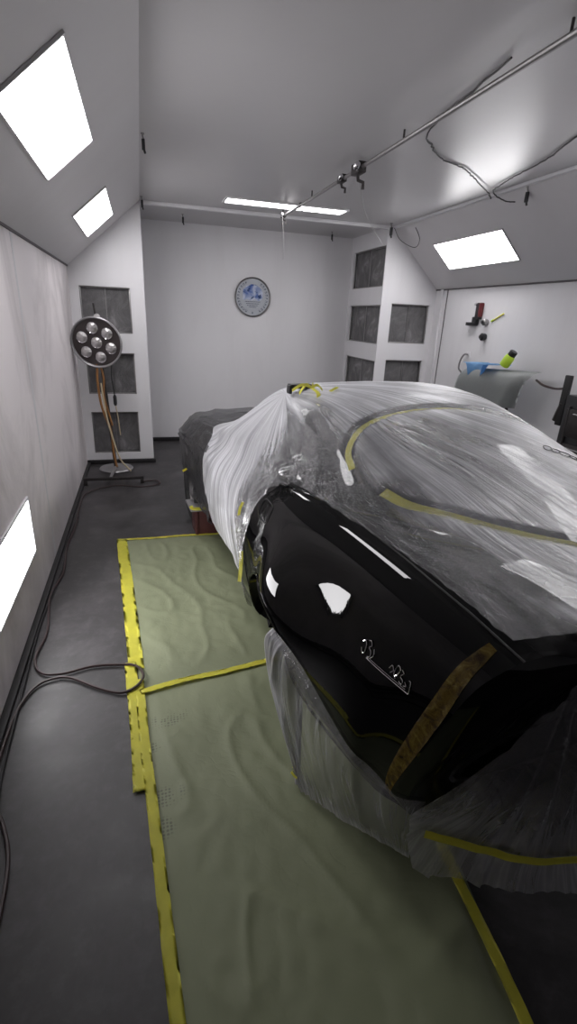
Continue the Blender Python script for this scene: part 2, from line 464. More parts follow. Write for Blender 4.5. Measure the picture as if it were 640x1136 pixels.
# slightly raised seams on slopes (panel joints)
def slope_frame(x0,z0,x1,z1):
    d = Vector((x1-x0,0,z1-z0)); L = d.length; d.normalize()
    n = Vector((-d.z,0,d.x)); n = n if n.z < 0 else -n
    return Vector((x0,0,z0)), d, n, L
def slope_light(side, y0, y1, label):
    o, d, n, L = slope_frame(XL,ZW,CL,ZC) if side == 'L' else slope_frame(XR,ZW,CR,ZC)
    s0, s1 = (.335,.635) if side == 'L' else (.275,.590)
    e = empty('ceiling_light', o+d*((s0+s1)/2)+Vector((0,(y0+y1)/2,0))); tag(e, label, 'light', 'lit panels along the sloped ceiling')
    Mx = Matrix((( d.x,0,n.x,0),(0,1,0,0),(d.z,0,n.z,0),(0,0,0,1)))
    h, w = (s1-s0)/2, (y1-y0)/2
    bm = B(); box(bm, (-h,-w,0), (h,w,.006), .002, Mx); obj('diffuser', bm, M['diffuser'], e)
    bm = B(); f = .010
    for a in ((-h-f,-w-f,0,h+f,-w,.012),(-h-f,w,0,h+f,w+f,.012),(-h-f,-w,0,-h,w,.012),(h,-w,0,h+f,w,.012)):
        box(bm, a[:3], a[3:], .002, Mx)
    obj('frame', bm, M['slope'], e)
slope_light('L', 2.13, 3.21, 'tilted lit panel on the left slope, the large one nearest the camera')
slope_light('L', 4.30, 5.37, 'small far tilted lit panel on the left slope above the round lamp')
slope_light('R', 4.22, 5.33, 'tilted lit panel on the right slope above the tool wall')
slope_light('R', 2.05, 3.15, 'tilted lit panel on the right slope, nearer than the one in view')
def wall_light(x, nx, y0, y1, z0, z1, label):
    e = empty('wall_light', (x,(y0+y1)/2,z0)); tag(e, label, 'light')
    w = (y1-y0)/2; H = z1-z0
    def bb(bm, a, b_):
        xs = sorted((a[0]*nx, b_[0]*nx)); box(bm, (xs[0],a[1],a[2]), (xs[1],b_[1],b_[2]), .002)
    bm = B(); bb(bm, (0,-w,0), (.006,w,H)); obj('diffuser', bm, M['diffuser'], e)
    bm = B(); f = .016
    for a, b_ in (((0,-w-f,-f),(.012,w+f,0)),((0,-w-f,H),(.012,w+f,H+f)),((0,-w-f,0),(.012,-w,H)),((0,w,0),(.012,w+f,H))): bb(bm, a, b_)
    obj('frame', bm, M['white_trim'], e)
wall_light(XL, 1, 2.06, 2.88, .336, .645, 'bright lit panel set low in the left wall')
wall_light(XR, -1, 2.06, 2.88, .336, .645, 'lit panel set low in the right wall behind the car')
e = empty('ceiling_light', (1.43,5.385,ZC)); tag(e, 'long narrow lit strip on the flat ceiling near the back wall', 'light')
bm = B(); box(bm, (-.585,-.10,-.008), (.60,.10,0), .002); obj('diffuser', bm, M['diffuser'], e)
bm = B()
for a in ((-.605,-.12,-.014,.62,-.10,0),(-.605,.10,-.014,.62,.12,0),(-.605,-.10,-.014,-.585,.10,0),(.60,-.10,-.014,.62,.10,0)): box(bm, a[:3], a[3:], .002)
obj('frame', bm, M['white_trim'], e)

# ------------------------------------------------------------------ overhead rail, clips, wires
e = empty('ceiling_rail', (1.46,0,2.62)); tag(e, 'dark steel rail running under the ceiling towards the back', 'rail')
bm = B(); tube(bm, [(.07,1.2,0),(0,5.62,-.01)], .013, 10); obj('rail', bm, M['steel'], e)
for y in (1.9,3.1,4.7,5.6):
    bm = B(); tube(bm, [(.07-.016*(y-1.2),y,0),(.07-.016*(y-1.2),y,.049)], .006, 6); obj('hanger', bm, M['dark_steel'], e)
for k, (y, s) in enumerate(((5.58,.9),(5.02,.6),(4.02,1.0),(3.72,1.35))):
    x = .07-.016*(y-1.2)
    bm = B(); box(bm, (x-.022*s,y-.05*s,-.028*s), (x+.022*s,y+.05*s,.020*s), .006)
    tube(bm, [(x,y+.02,-.02),(x+.01,y+.02,-.05*s),(x+.03*s,y,-.06*s),(x+.03*s,y,-.09*s)], .009*s, 8)
    obj('clamp', bm, M['dark_steel'], e)
    if k != 1:
        bm = B(); lathe(bm, [(0,-.02),(.016*s,-.02),(.018*s,.0),(.012*s,.02),(0,.02)], 14, aim((x-.03*s,y-.05*s,-.005),(0,-1,.3))); obj('clamp_knob', bm, M['chrome'], e)
def clip(loc, label, s=1.0):
    e = empty('hanging_clip', loc); tag(e, label, 'clip', 'clips hanging from the ceiling edges')
    bm = B(); tube(bm, catmull([(0,0,.0),(0,0,-.02*s),(.006,-.008,-.04*s)],4), .006*s, 7); lathe(bm, [(0,0),(.014*s,0),(.014*s,-.006),(0,-.006)], 14); obj('hook', bm, M['steel'], e)
    bm = B(); box(bm, (-.010*s,-.016*s,-.105*s), (.014*s,.006*s,-.035*s), .004); tube(bm, [(.004,-.006,-.10*s),(.010,-.01,-.125*s)], .008*s, 8); obj('jaw', bm, M['black_plastic'], e)
clip((CL+.02,3.80,ZC), 'dark clip hanging at the left ceiling edge near the top of the view', .85)
clip((CL+.02,5.66,ZC-.002), 'dark clip at the left ceiling edge above the left pillar', .9)
clip((.52,6.38,ZC), 'small dark clip hanging by the back wall, left of the round sign', .85)
clip((2.35,6.58,ZC), 'small dark clip hanging by the back wall near the right pillar', .85)
clip((2.72,5.70,ZC), 'dark clip hanging at the top corner of the right pillar', 1.15)
clip((2.86,3.72,ZC-.022), 'dark clip hanging above the right sloped light', 1.0)
def wire(name, pts, r, mat, label, cat='wire', n=8, wob=0):
    P = catmull(pts, n)
    if wob:
        P = [p+Vector((fn(i*.9,1,0)*wob, fn(i*.9,5,0)*wob, 0)) for i, p in enumerate(P)]
    bm = B(); tube(bm, P, r, 6)
    return tag(obj(name, bm, mat, loc=P[0]), label, cat)
wire('ceiling_wire', [(1.50,2.2,2.664),(1.62,3.02,2.664),(1.80,3.30,2.664),(1.97,3.46,2.66),(2.10,3.53,2.664),(2.24,3.60,2.66),(2.45,3.78,2.655),(2.72,4.0,2.64),(2.79,4.06,2.62)], .0045, M['wire'], 'thin black wire wandering down the ceiling from the rail side', wob=.02)
wire('ceiling_wire', [(2.36,2.55,2.664),(2.41,2.80,2.664),(2.55,3.20,2.66),(2.62,3.55,2.66),(2.68,3.80,2.655),(2.74,3.97,2.645),(2.86,3.98,2.60),(2.90,3.90,2.58)], .0045, M['wire'], 'thin black wire along the ceiling from the right, meeting the other', wob=.015)
wire('hanging_string', [(1.50,3.75,2.60),(1.9,4.5,2.50),(2.62,5.66,2.45)], .002, M['string'], 'thin grey string sagging from the rail clamp to the right pillar', 'string')
wire('hanging_string', [(1.40,5.40,2.60),(1.42,5.40,2.4),(1.43,5.42,2.2)], .002, M['string'], 'thin pale string hanging below the ceiling strip light', 'string')
wire('loose_wire', [(2.74,5.66,2.62),(2.80,5.60,2.50),(2.90,5.45,2.42),(2.92,5.40,2.50),(2.88,5.5,2.66)], .0035, M['wire'], 'looped thin wire dangling at the top of the right pillar')

# ------------------------------------------------------------------ round sign on the back wall
e = empty('round_wall_sign', (1.435,YB,1.885)); tag(e, 'round silver-rimmed sign with blue picture on the back wall', 'sign')
Mx = Matrix.Rotation(PI/2,4,'X')
bm = B(); lathe(bm, [(0,0),(.205,0),(.225,.004),(.237,.018),(.240,.03),(.232,.036),(.224,.030),(.221,.016)], 56, Mx); obj('rim', bm, M['steel'], e)
t = MT('sign_face'); c = t.coord('Object')
n = t.noise(c, 9, 3, .5, .6); n2 = t.noise(c, 16, 3)
sx = t.n('ShaderNodeSeparateXYZ'); t.l(c, sx.inputs[0])
pic = t.ramp(n, [(.36,(.10,.16,.42)), (.48,(.30,.36,.55)), (.60,(.58,.62,.72))])
pic = t.mix(t.math('MULTIPLY', t.ramp(n2, [(.56,(0,0,0)), (.62,(1,1,1))]), .9), pic, (.03,.06,.16))
t.l(pic, t.p.inputs['Base Color']); t.p.inputs['Roughness'].default_value = .12
M['sign_pic'] = t.m
M['sign_white'] = plain('sign_silver_white', (.46,.48,.52), .15)
M['sign_ink'] = plain('sign_dark_marks', (.07,.08,.12), .3)
bm = B(); lathe(bm, [(0,.012),(.224,.012),(.224,.0)], 56, Mx); obj('sign_face', bm, M['sign_white'], e)
# scene picture: a blue blob with an irregular outline
bm = B(); vs = []
for k in range(48):
    a = 2*PI*k/48; r = .135+.018*fn(math.cos(a)*3, math.sin(a)*3, 2)
    x, z = r*math.cos(a), r*math.sin(a)*.92+.03
    z = max(z, -.035+.008*math.sin(x*60)); vs.append(bm.verts.new((x,-.0135,z)))
bm.faces.new(vs[::-1]); obj('picture', bm, M['sign_pic'], e, smooth=False)
bm = B()   # lettering blocks round the ring and lines of small text
for k in range(30):
    a = math.radians(118+ k*11.4) if k < 30 else 0
    if 250 < math.degrees(a)%360 < 290 : continue
    if 60 < math.degrees(a)%360 < 110: continue
    r = .188; ca, sa = math.cos(a), math.sin(a)
    w = .008+.004*random.random(); h = .013+.004*random.random()
    MM = Matrix.Translation((r*ca,-.014,r*sa)) @ Matrix.Rotation(-(a-PI/2),4,'Y')
    box(bm, (-w,-.001,-h), (-w+.005,.001,h), 0, MM); box(bm, (-w,-.001,h*.5), (w,.001,h), 0, MM)
    if k % 3: box(bm, (w-.005,-.001,-h), (w,.001,h), 0, MM)
    else: box(bm, (-w,-.001,-.003), (w,.001,.003), 0, MM)
obj('ring_lettering', bm, M['sign_ink'], e, smooth=False)
for j, (z, hw) in enumerate(((-.055,.10),(-.078,.085),(-.100,.07),(-.12,.05))):
    x = -hw; bm = B()
    while x < hw:
        w = random.uniform(.006,.016); box(bm, (x,-.0148,z-.0045), (min(hw,x+w),-.0125,z+.0045)); x += w+.005
    obj('text_line', bm, M['sign_ink'], e, smooth=False)
bm = B()
for s in (-1,1): box(bm, (-.014,-.0148,-.003), (.014,-.0125,.003), 0, Matrix.Translation((0,0,-.19))@Matrix.Rotation(s*.9,4,'Y'))
obj('cross_mark', bm, M['sign_ink'], e, smooth=False)

# ------------------------------------------------------------------ round multi-bulb lamp on stand
e = empty('stand_lamp', (-.37,5.55,0)); tag(e, 'round seven-bulb drying lamp on a thin stand before the left pillar', 'lamp')
lx, lz = -.055, 1.345      # head centre in local
hd = Vector((-.16,-1,-.16)).normalized()
HM = aim((lx,-.05,lz), hd)
bm = B(); R = .243
lathe(bm, [(0,-.15),(.07,-.15),(.16,-.12),(.205,-.07),(R,-.01),(R+.004,.02),(R-.004,.026),(R-.014,.018),(R-.016,.0)], 48, HM); obj('housing', bm, M['lamp_housing'], e)
bm = B(); lathe(bm, [(0,.0),(R-.012,.0),(R-.012,-.01)], 48, HM); obj('face_plate', bm, M['lamp_face'], e)
t = MT('bulb_reflector'); vz = t.n('ShaderNodeTexVoronoi'); vz.inputs['Scale'].default_value = 60; t.l(t.coord(), vz.inputs['Vector'])
t.p.inputs['Base Color'].default_value = (.62,.60,.60,1); t.p.inputs['Metallic'].default_value = .85; t.p.inputs['Roughness'].default_value = .3; t.bump(vz.outputs['Distance'], .6, .006)
M['bulb'] = t.m
spots = [(0,0)]+[(.142*math.cos(math.radians(a)), .142*math.sin(math.radians(a))) for a in (100,40,-20,-80,-140,160)]
for (x, y) in spots:
    BM = HM @ Matrix.Translation((x,y,0))
    bm = B(); lathe(bm, [(.052,.0),(.056,.012),(.054,.018),(.048,.014)], 28, BM); rim = obj('bulb', bm, M['chrome'], e)
    bm = B(); lathe(bm, [(.051,.010),(.044,.020),(.028,.028),(.012,.031),(0,.032)], 28, BM); obj('bulb_lens', bm, M['bulb'], rim)
bm = B(); tube(bm, [(.02,.02,.03),(lx+.01,.10,lz-.1),(lx,.12,lz+.20)], .019, 10); tube(bm, [(lx,.12,lz+.19),(lx-.015,.13,lz+.36)], .010, 8)
obj('pole', bm, M['dark_steel'], e)
bm = B(); tube(bm, [(lx,.12,lz-.02),(lx,.05,lz)], .022, 10); obj('pivot', bm, M['steel'], e)
bm = B(); lathe(bm, [(0,0),(.03,0),(.03,.012),(0,.012)], 18, aim((lx+.02,-.03,lz+.235),(0,-1,.2)))
obj('lock_knob', bm, M['steel'], e)
bm = B(); lathe(bm, [(0,.03),(.05,.03),(.17,.012),(.18,.0),(0,0)], 36, Matrix.Translation((.02,.08,.01))); obj('base_plate', bm, M['lamp_housing'], e)
bm = B(); tube(bm, [(.02,.05,.045),(-.02,-.44,.05)], .014, 8); obj('foot_arm', bm, M['lamp_housing'], e)
bm = B(); box(bm, (-.27,-.475,.045), (.31,-.445,.075), .005)
box(bm, (-.27,-.48,.0), (-.235,-.44,.05), .005); box(bm, (.275,-.48,.0), (.31,-.44,.05), .005); obj('foot_bar', bm, M['dark_steel'], e)
for k, (mt, pts, r) in enumerate((('orange_cord', [(lx-.02,.0,lz-.2),(lx-.03,-.02,.95),(lx-.01,-.02,.7),(0,0,.45),(.01,0,.2),(.03,0,.05)], .012),
                       ('orange_cord', [(lx+.0,.02,lz-.2),(lx+.03,.0,1.0),(lx+.02,0,.8),(.02,.02,.5)], .010),
                       ('cream_cord', [(lx+.0,-.03,.95),(lx+.03,-.06,.62),(.02,-.08,.38),(.08,-.1,.16),(.18,-.12,.03)], .008),
                       ('black_plastic', [(lx+.12,.0,lz-.2),(lx+.11,-.02,1.0),(lx+.125,-.02,.82)], .006))):
    bm = B(); tube(bm, catmull(pts,8), r, 8); obj('cord', bm, M[mt], e)
bm = B(); lathe(bm, [(0,0),(.012,.0),(.018,.02),(.018,.09),(.010,.11),(0,.11)], 14, Matrix.Translation((lx+.125,-.02,.72))); obj('plug', bm, M['black_plastic'], e)
bm = B(); tube(bm, catmull([(lx+.125,-.02,.72),(lx+.14,-.02,.6),(lx+.15,0,.4)],8), .006, 6); obj('cord', bm, M['cream_cord'], e)

# ------------------------------------------------------------------ hoses on the floor
z = .012
wire('floor_air_hose', [(-.08,5.10,z),(.06,5.12,z),(.09,5.00,z),(-.08,4.93,z),(-.35,5.0,z),(-.58,4.82,z),(-.655+.04,4.5,z),(-.60,4.0,z),(-.615,3.6,z),(-.59,3.2,z),(-.625,2.9,z),(-.585,2.52,z),(-.605,2.30,z),(-.56,2.17,z),(-.46,2.14,z),(-.33,2.165,z),(-.2,2.15,z),(-.12,2.115,z+.006),(-.086,2.03,z+.010),(-.12,1.96,z+.008),(-.19,1.945,z),(-.29,2.0,z),(-.42,2.10,z),(-.50,2.11,z),(-.565,2.07,z),(-.612,1.94,z),(-.625,1.72,z),(-.615,1.5,z),(-.55,1.38,z),(-.50,1.22,z),(-.49,.95,z),(-.50,.5,z)], .0065, M['hose'], 'dark red-brown air hose looping from the lamp foot across the floor to the tape', 'hose', n=10)
wire('power_cable', [(-.60,4.2,z),(-.63,3.7,z),(-.605,3.3,z),(-.63,2.6,z),(-.615,2.0,z),(-.60,1.6,z),(-.58,1.40,z),(-.59,1.0,z),(-.6,.4,z)], .006, M['black_rubber'], 'thin black cable lying along the foot of the left wall', 'cable')

# ------------------------------------------------------------------ masking paper and its tapes
def paper(name, corners, label, seed, amp=.016, nu=90, nv=110):
    """corners: near-left, near-right, far-right, far-left (x,y)"""
    a, b_, c_, d_ = [Vector((p[0],p[1],0)) for p in corners]
    rows = []
    for i in range(nu+1):
        r = []
        u = i/nu
        for j in range(nv+1):
            v = j/nv
            p = a.lerp(b_,u).lerp(d_.lerp(c_,u), v)
            e_ = min(u,1-u,v,1-v); edge = ss(0,.10,e_)
            x, y = p.x, p.y
            q = fn(x*2.2+fn(x*1.2,y*1.2,3,seed)*1.4, y*2.0, 0, seed)
            rid = (1-abs(fn(x*4.2+y*1.6, y*1.8-x, 7, seed))*2.6); rid = max(0, rid)**4
            z_ = .0035+edge*(amp*max(0,q+.25)+.008*rid+.005*abs(fn(x*13,y*11,4,seed)))
            r.append((x,y,z_))
        rows.append(r)
    bm = B(); grid(bm, rows)
    return tag(obj(name, bm, M['paper'], deg=80), label, 'paper')
paper('masking_paper', [(-.10,1.93),(1.10,2.14),(.98,3.70),(-.235,3.655)], 'far sheet of green masking paper beyond the yellow cross tape', 1)
paper('masking_paper', [(.03,.28),(.80,.20),(1.10,2.15),(-.085,1.95)], 'near sheet of green masking paper beside the car tail', 5)
def floor_tape(pts, w, label, grp=None, zz=.006):
    """flat tape on the floor following pts, slightly rumpled"""
    P = catmull([(p[0],p[1],0) for p in pts], 14); rows = []
    for i, p in enumerate(P):
        t_ = (P[min(i+1,len(P)-1)]-P[max(0,i-1)]).normalized(); n_ = Vector((-t_.y,t_.x,0))
        ww = w*(1+.06*fn(i*.7,w*9)); r = []
        for k in (-1,-.5,0,.5,1):
            r.append(p+n_*(ww/2*k)+Vector((0,0,zz+.0025*fn(i*.5,k*2,3)+.003)))
        rows.append(r)
    bm = B(); grid(bm, rows)
    r = bmesh.ops.solidify(bm, geom=bm.faces[:], thickness=.0006)
    return tag(obj('masking_tape', bm, M['tape'], deg=60), label, 'tape', grp)
floor_tape([(-.235,3.67),(-.195,3.15),(-.150,2.55),(-.118,2.10)], .075, 'yellow tape along the paper edge, the far length')
floor_tape([(-.150,2.16),(-.125,1.85),(-.108,1.60),(-.100,1.40)], .055, 'yellow tape along the paper edge, the middle overlapping length', zz=.0075)
floor_tape([(-.105,2.02),(-.085,1.65),(-.065,1.40),(-.037,1.03),(-.005,.62),(.03,.26)], .040, 'yellow tape along the paper edge, the length nearest the camera', zz=.009)
floor_tape([(-.10,1.925),(.1,1.965),(.30,1.985),(.56,2.025),(.80,2.06)], .034, 'yellow tape crossing the paper seam towards the wheel arch', zz=.013)
floor_tape([(-.27,3.675),(0,3.665),(.25,3.672),(.50,3.66),(.75,3.68)], .030, 'thin yellow tape on the far edge of the paper by the stand')
floor_tape([(.80,.22),(.85,.60),(.875,.92),(.93,1.25),(1.0,1.6)], .035, 'yellow tape on the paper edge under the car tail', zz=.012)

# ================================================================== the car
TH = math.radians(5.0)
CO = (1.27,1.85,0)
CAR = empty('car', CO, TH); tag(CAR, 'glossy black coupe wrapped in masking film with its rear quarter bare', 'car')
CM = Matrix.Translation(CO) @ Matrix.Rotation(TH,4,'Z')
# half section control points from bottom centre round to deck centre; values x,z pairs
def sec(wl, wm, wx, wu, wsx, zs, zc, zb=.24, xd=.46, zx=.70):
    return [0,zb, wl-.06,zb, wl,zb+.035, wm,.37, wx,zx, wu,.86*(zs/1.0)+.0, wsx,zs-.035, wsx-.07,zs, xd,zs+.006, 0,zc]
BT = [
 (-1.11, sec(.62,.715,.755,.720,.665,1.00,1.00, zx=.50)),
 (-.97,  sec(.65,.745,.785,.740,.680,1.015,1.01, zx=.50)),
 (-.80,  sec(.69,.775,.812,.760,.695,1.03,1.02, zx=.51)),
 (-.45,  sec(.75,.815,.848,.787,.718,1.035,1.02, zx=.52)),
 (-.05,  sec(.77,.840,.868,.808,.735,1.025,1.01, zx=.52)),
 (.35,   sec(.71,.79,.835,.815,.750,.990,.99, zx=.66)),
 (.80,   sec(.665,.735,.775,.762,.700,.955,.955)),
 (1.35,  sec(.665,.735,.765,.755,.690,.94,.95)),
 (1.85,  sec(.69,.75,.785,.785,.720,.92,.95)),
 (2.35,  sec(.70,.75,.775,.765,.690,.88,.90)),
 (2.75, []), (2.98, []),
]
BT[-1] = (2.98, [0,.28,.38,.28,.44,.31,.49,.42,.50,.52,.47,.60,.42,.645,.36,.665,.25,.675,0,.68])
BT[-2] = (2.75, [0,.25,.54,.25,.60,.285,.655,.44,.675,.58,.655,.70,.60,.755,.53,.785,.38,.795,0,.80])
def body_pt(Y, t, side=-1):
    """t in 0..9"""
    c_ = interp(BT, Y); P = [Vector((c_[2*i], 0, c_[2*i+1])) for i in range(10)]
    i = min(8, int(t)); f = t-i
    a = P[i-1] if i > 0 else Vector((-P[1].x,0,P[1].z)); b_ = P[i]; c2 = P[i+1]; d = P[i+2] if i+2 < 10 else Vector((-P[8].x,0,P[8].z))
    p = .5*((2*b_)+(c2-a)*f+(2*a-5*b_+4*c2-d)*f*f+(3*b_-a-3*c2+d)*f**3)
    x, z_ = max(0,p.x), p.z
    # hip bulge over the rear wheel, soft crease at the shoulder
    g = math.exp(-((Y+.20)/(.20 if Y < -.20 else .18))**2-((z_-.72)/(.16 if z_ > .72 else .28))**2)
    g2 = math.exp(-((Y-2.35)/.30)**2-((z_-.66)/.12)**2)
    gz = math.exp(-((Y+.20)/.16)**2-((z_-.80)/(.12 if z_ > .80 else .16))**2)
    if t > 2.2: x += .068*g+.015*g2
    w = ss(-.72,-1.11,Y)
    y = Y + w*(-.05+(.06+.26*(1.0-z_))*(x/.7)**2)
    return Vector((side*x, y, z_))
def body_bm(ny=96, nt=72):
    bm = B(); rings = []
    for i in range(ny+1):
        Y = -1.11+(2.98+1.11)*i/ny; ring = []
        L = [body_pt(Y, 9*j/nt, -1) for j in range(nt+1)]; Rr = [body_pt(Y, 9*j/nt, 1) for j in range(nt+1)]
        pts = L+Rr[-2:0:-1]
        rings.append([bm.verts.new(p) for p in pts])
    n = len(rings[0])
    for a, b_ in zip(rings, rings[1:]):
        for k in range(n): bm.faces.new((a[k], b_[k], b_[(k+1)%n], a[(k+1)%n]))
    # tail cap (recessed panel) and nose cap
    def cap(ring, dy, k, flip):
        cen = sum((v.co for v in ring), Vector())/len(ring); prev = ring
        for s, d in ((.97,dy*.5),(.9,dy*1.0),(.5,dy*1.25)):
            new = [bm.verts.new(cen+(v.co-cen)*s+Vector((0,d,0))) for v in ring]
            for q in range(n):
                f = (prev[q], prev[(q+1)%n], new[(q+1)%n], new[q]); bm.faces.new(f if not flip else f[::-1])
            prev = new
        cv = bm.verts.new(cen+Vector((0,dy*1.3,0)))
        for q in range(n):
            f = (prev[q], prev[(q+1)%n], cv); bm.faces.new(f if not flip else f[::-1])
    cap(rings[0], -.03, 0, False); cap(rings[-1], .05, 0, True)
    bmesh.ops.recalc_face_normals(bm, faces=bm.faces)
    return bm
def raw(name, bm, mat):
    me = bpy.data.meshes.new(name); bm.to_mesh(me); bm.free(); me.materials.append(mat)
    o = bpy.data.objects.new(name, me); COL.objects.link(o); return o
body = raw('body', body_bm(), M['black_paint'])
AR = .31
WY = (-.08, 2.25)
for wy in WY:
    for s in (-1,1):
        bm = B(); zc_ = .36 if wy < 1 else .30; rr = AR if wy < 1 else .30
        lathe(bm, [(0,0),(rr,0),(rr,.34),(0,.34)], 64, Matrix.Translation((s*.60 if s > 0 else -.94,wy-.02,zc_)) @ Matrix.Rotation(PI/2,4,'Y'))
        bmesh.ops.recalc_face_normals(bm, faces=bm.faces)
        cut = raw('wheel_arch', bm, M['black_plastic'])
        md = body.modifiers.new('b','BOOLEAN'); md.operation = 'DIFFERENCE'; md.object = cut; md.solver = 'EXACT'
        dg = bpy.context.evaluated_depsgraph_get(); dg.update()
        me = bpy.data.meshes.new_from_object(body.evaluated_get(dg)); body.modifiers.remove(md)
        old = body.data; body.data = me; bpy.data.meshes.remove(old)
        cm = cut.data; bpy.data.objects.remove(cut); bpy.data.meshes.remove(cm)
bm = B(); bm.from_mesh(body.data); sharpen(bm, 40); bm.to_mesh(body.data)
BODY_TREE = BVHTree.FromBMesh(bm); bm.free()
body.data.name = 'body'; body.parent = CAR
def side_hit(Y, Z, off=.001):
    h = BODY_TREE.ray_cast(Vector((-2,Y,Z)), Vector((1,0,0)))
    return (h[0]+h[1]*off, h[1]) if h[0] else (Vector((-.8,Y,Z)), Vector((-1,0,0)))
def surf(p, tree, off):
    h = tree.find_nearest(Vector(p)); return h[0]+h[1]*off, h[1]
# arch lip
for wy, zc_, rr in ((-.08,.36,AR),(2.25,.30,.30)):
    P = []
    for k in range(41):
        a = math.radians(-8+196*k/40); y, z_ = wy-.02+(rr+.004)*math.cos(a), zc_+(rr+.004)*math.sin(a)
        if z_ < .27: continue
        P.append(side_hit(y, z_, .001)[0])
    bm = B(); tube(bm, P, .005, 6); obj('arch_lip', bm, M['black_paint'], body)
# fuel door: a flush panel outlined by a thin dark gap
gY, gZ, gr = .10, .905, .062
P = []
for k in range(40):
    a = 2*PI*k/40; sgn = lambda v: (1 if v >= 0 else -1)
    y = gY+gr*sgn(math.cos(a))*abs(math.cos(a))**.45; z_ = gZ-.01+gr*.62*sgn(math.sin(a))*abs(math.sin(a))**.45
    P.append(side_hit(y, z_, .0005)[0])
bm = B(); tube(bm, P+[P[0]], .0022, 5, cap=False); fd = obj('fuel_door_gap', bm, M['black_rubber'], body)
# door gap and trunk gap
P = [side_hit(.36-.05*math.sin((z_-.3)*2.4), z_, .0003)[0] for z_ in [.30+.06*k for k in range(11)]]
bm = B(); tube(bm, P, .0025, 5); obj('door_gap', bm, M['black_rubber'], body)
P = [surf((-.665-.0*k, -.28-.085*k, 1.1), BODY_TREE, .0003)[0] for k in range(11)]
bm = B(); tube(bm, P, .003, 5); obj('boot_lid_gap', bm, M['black_rubber'], body)
# script emblem on the quarter
def stroke(bm, pts, r=.0014, n=8):
    Q = catmull([(p[0],p[1],0) for p in pts], n); tube(bm, [side_hit(q.x, q.y, .0025)[0] for q in Q], r, 6)
y0, y1, ez = -.738, -.928, .778
bm = B(); k_ = .185
E_ = lambda u, v: (y0-(u)*k_, ez+v*.045)
stroke(bm, [E_(.10,0),E_(.5,0),E_(.94,0)], .0017)                               # underline
stroke(bm, [E_(.10,.12),E_(.5,.14),E_(.90,.14)], .0009)
stroke(bm, [E_(.94,0),E_(.97,.1),E_(.96,.75),E_(.93,.8)], .0016)                # closing bracket stroke
stroke(bm, [E_(-.06,.35),E_(-.03,.1),E_(.02,.15),E_(.03,.7),E_(-.01,.95),E_(-.06,.8)], .0016)
stroke(bm, [E_(.06,1.15),E_(.11,1.2),E_(.14,.95),E_(.10,.75),E_(.15,.6),E_(.16,.3),E_(.12,.1)], .0018)
stroke(bm, [E_(.20,.9),E_(.22,.5),E_(.17,.15)], .0016)
stroke(bm, [E_(.56,.62),E_(.60,.9),E_(.64,.65),E_(.60,.4)], .0014)
stroke(bm, [E_(.70,.3),E_(.66,.6),E_(.70,1.15),E_(.75,1.0),E_(.72,.6),E_(.68,.4)], .0017)
stroke(bm, [E_(.78,1.1),E_(.82,.95),E_(.78,.65),E_(.83,.5),E_(.82,.25),E_(.77,.3)], .0017)
stroke(bm, [E_(.87,.55),E_(.90,.35),E_(.86,.25)], .0014)
o = obj('emblem', bm, M['chrome'], body); o['label'] = 'small chrome script emblem with an underline'

# cabin
CT = [ # Y: half section from centre to shoulder: x,z pairs (6)
 (-.75, [0,1.005,.30,1.003,.46,.998,.56,.992,.62,.985,.66,.975]),
 (-.50, [0,1.065,.28,1.060,.44,1.045,.53,1.025,.60,1.00,.665,.985]),
 (-.20, [0,1.165,.26,1.158,.42,1.135,.51,1.09,.58,1.04,.675,.985]),
 (.10,  [0,1.255,.26,1.248,.42,1.220,.505,1.165,.575,1.08,.685,.985]),
 (.40,  [0,1.320,.27,1.312,.43,1.285,.510,1.225,.585,1.10,.690,.975]),
 (.75,  [0,1.320,.28,1.312,.44,1.285,.515,1.225,.590,1.10,.695,.965]),
 (.98,  [0,1.255,.28,1.248,.44,1.225,.520,1.17,.595,1.07,.695,.955]),
 (1.25, [0,1.085,.30,1.078,.46,1.055,.55,1.02,.62,.98,.690,.94]),
 (1.50, [0,.965,.32,.958,.48,.945,.56,.935,.62,.925,.68,.915]),
]
def sect(tab, Y, t, n):
    c_ = interp(tab, Y); P = [Vector((c_[2*i],0,c_[2*i+1])) for i in range(n)]
    i = min(n-2, int(t)); f = t-i
    a = P[i-1] if i > 0 else Vector((-P[1].x,0,P[1].z)); b_ = P[i]; c2 = P[i+1]; d = P[i+2] if i+2 < n else P[-1]*2-P[-2]
    p = .5*((2*b_)+(c2-a)*f+(2*a-5*b_+4*c2-d)*f*f+(3*b_-a-3*c2+d)*f**3)
    return p
bms = {}
def kind(Y, t):
    if Y < .16-.10*(t/3)**2 and t < 2.95 and Y > -.66: return 'rear_window'
    if .86+.0*t < Y < 1.44 and t < 3.0: return 'windshield'
    if 3.25 < t < 4.6 and -.0 < Y < 1.10: return 'side_window'
    return 'roof'
NY, NT = 90, 40
V = {}
full = B()
grid_pts = [[None]*(2*NT+1) for _ in range(NY+1)]
for i in range(NY+1):
    Y = -.75+2.25*i/NY
    for j in range(-NT, NT+1):
        p = sect(CT, Y, 5*abs(j)/NT, 6); y = Y-.10*(1-min(1,(p.x/.66))**2)*ss(.2,-.7,Y)+.10*(1-min(1,p.x/.66)**2)*ss(.7,1.3,Y)
        grid_pts[i][j+NT] = Vector(((1 if j > 0 else -1)*p.x, y, p.z))
grid(full, grid_pts); sharpen(full, 60); CAB_TREE = BVHTree.FromBMesh(full); full.free()
sets = {}
for i in range(NY):
    Y = -.75+2.25*(i+.5)/NY
    for j in range(2*NT):
        t_ = 5*abs(j+.5-NT)/NT; k = kind(Y, t_)
        if k == 'side_window': k += '_L' if j < NT else '_R'
        sets.setdefault(k, []).append((i,j))
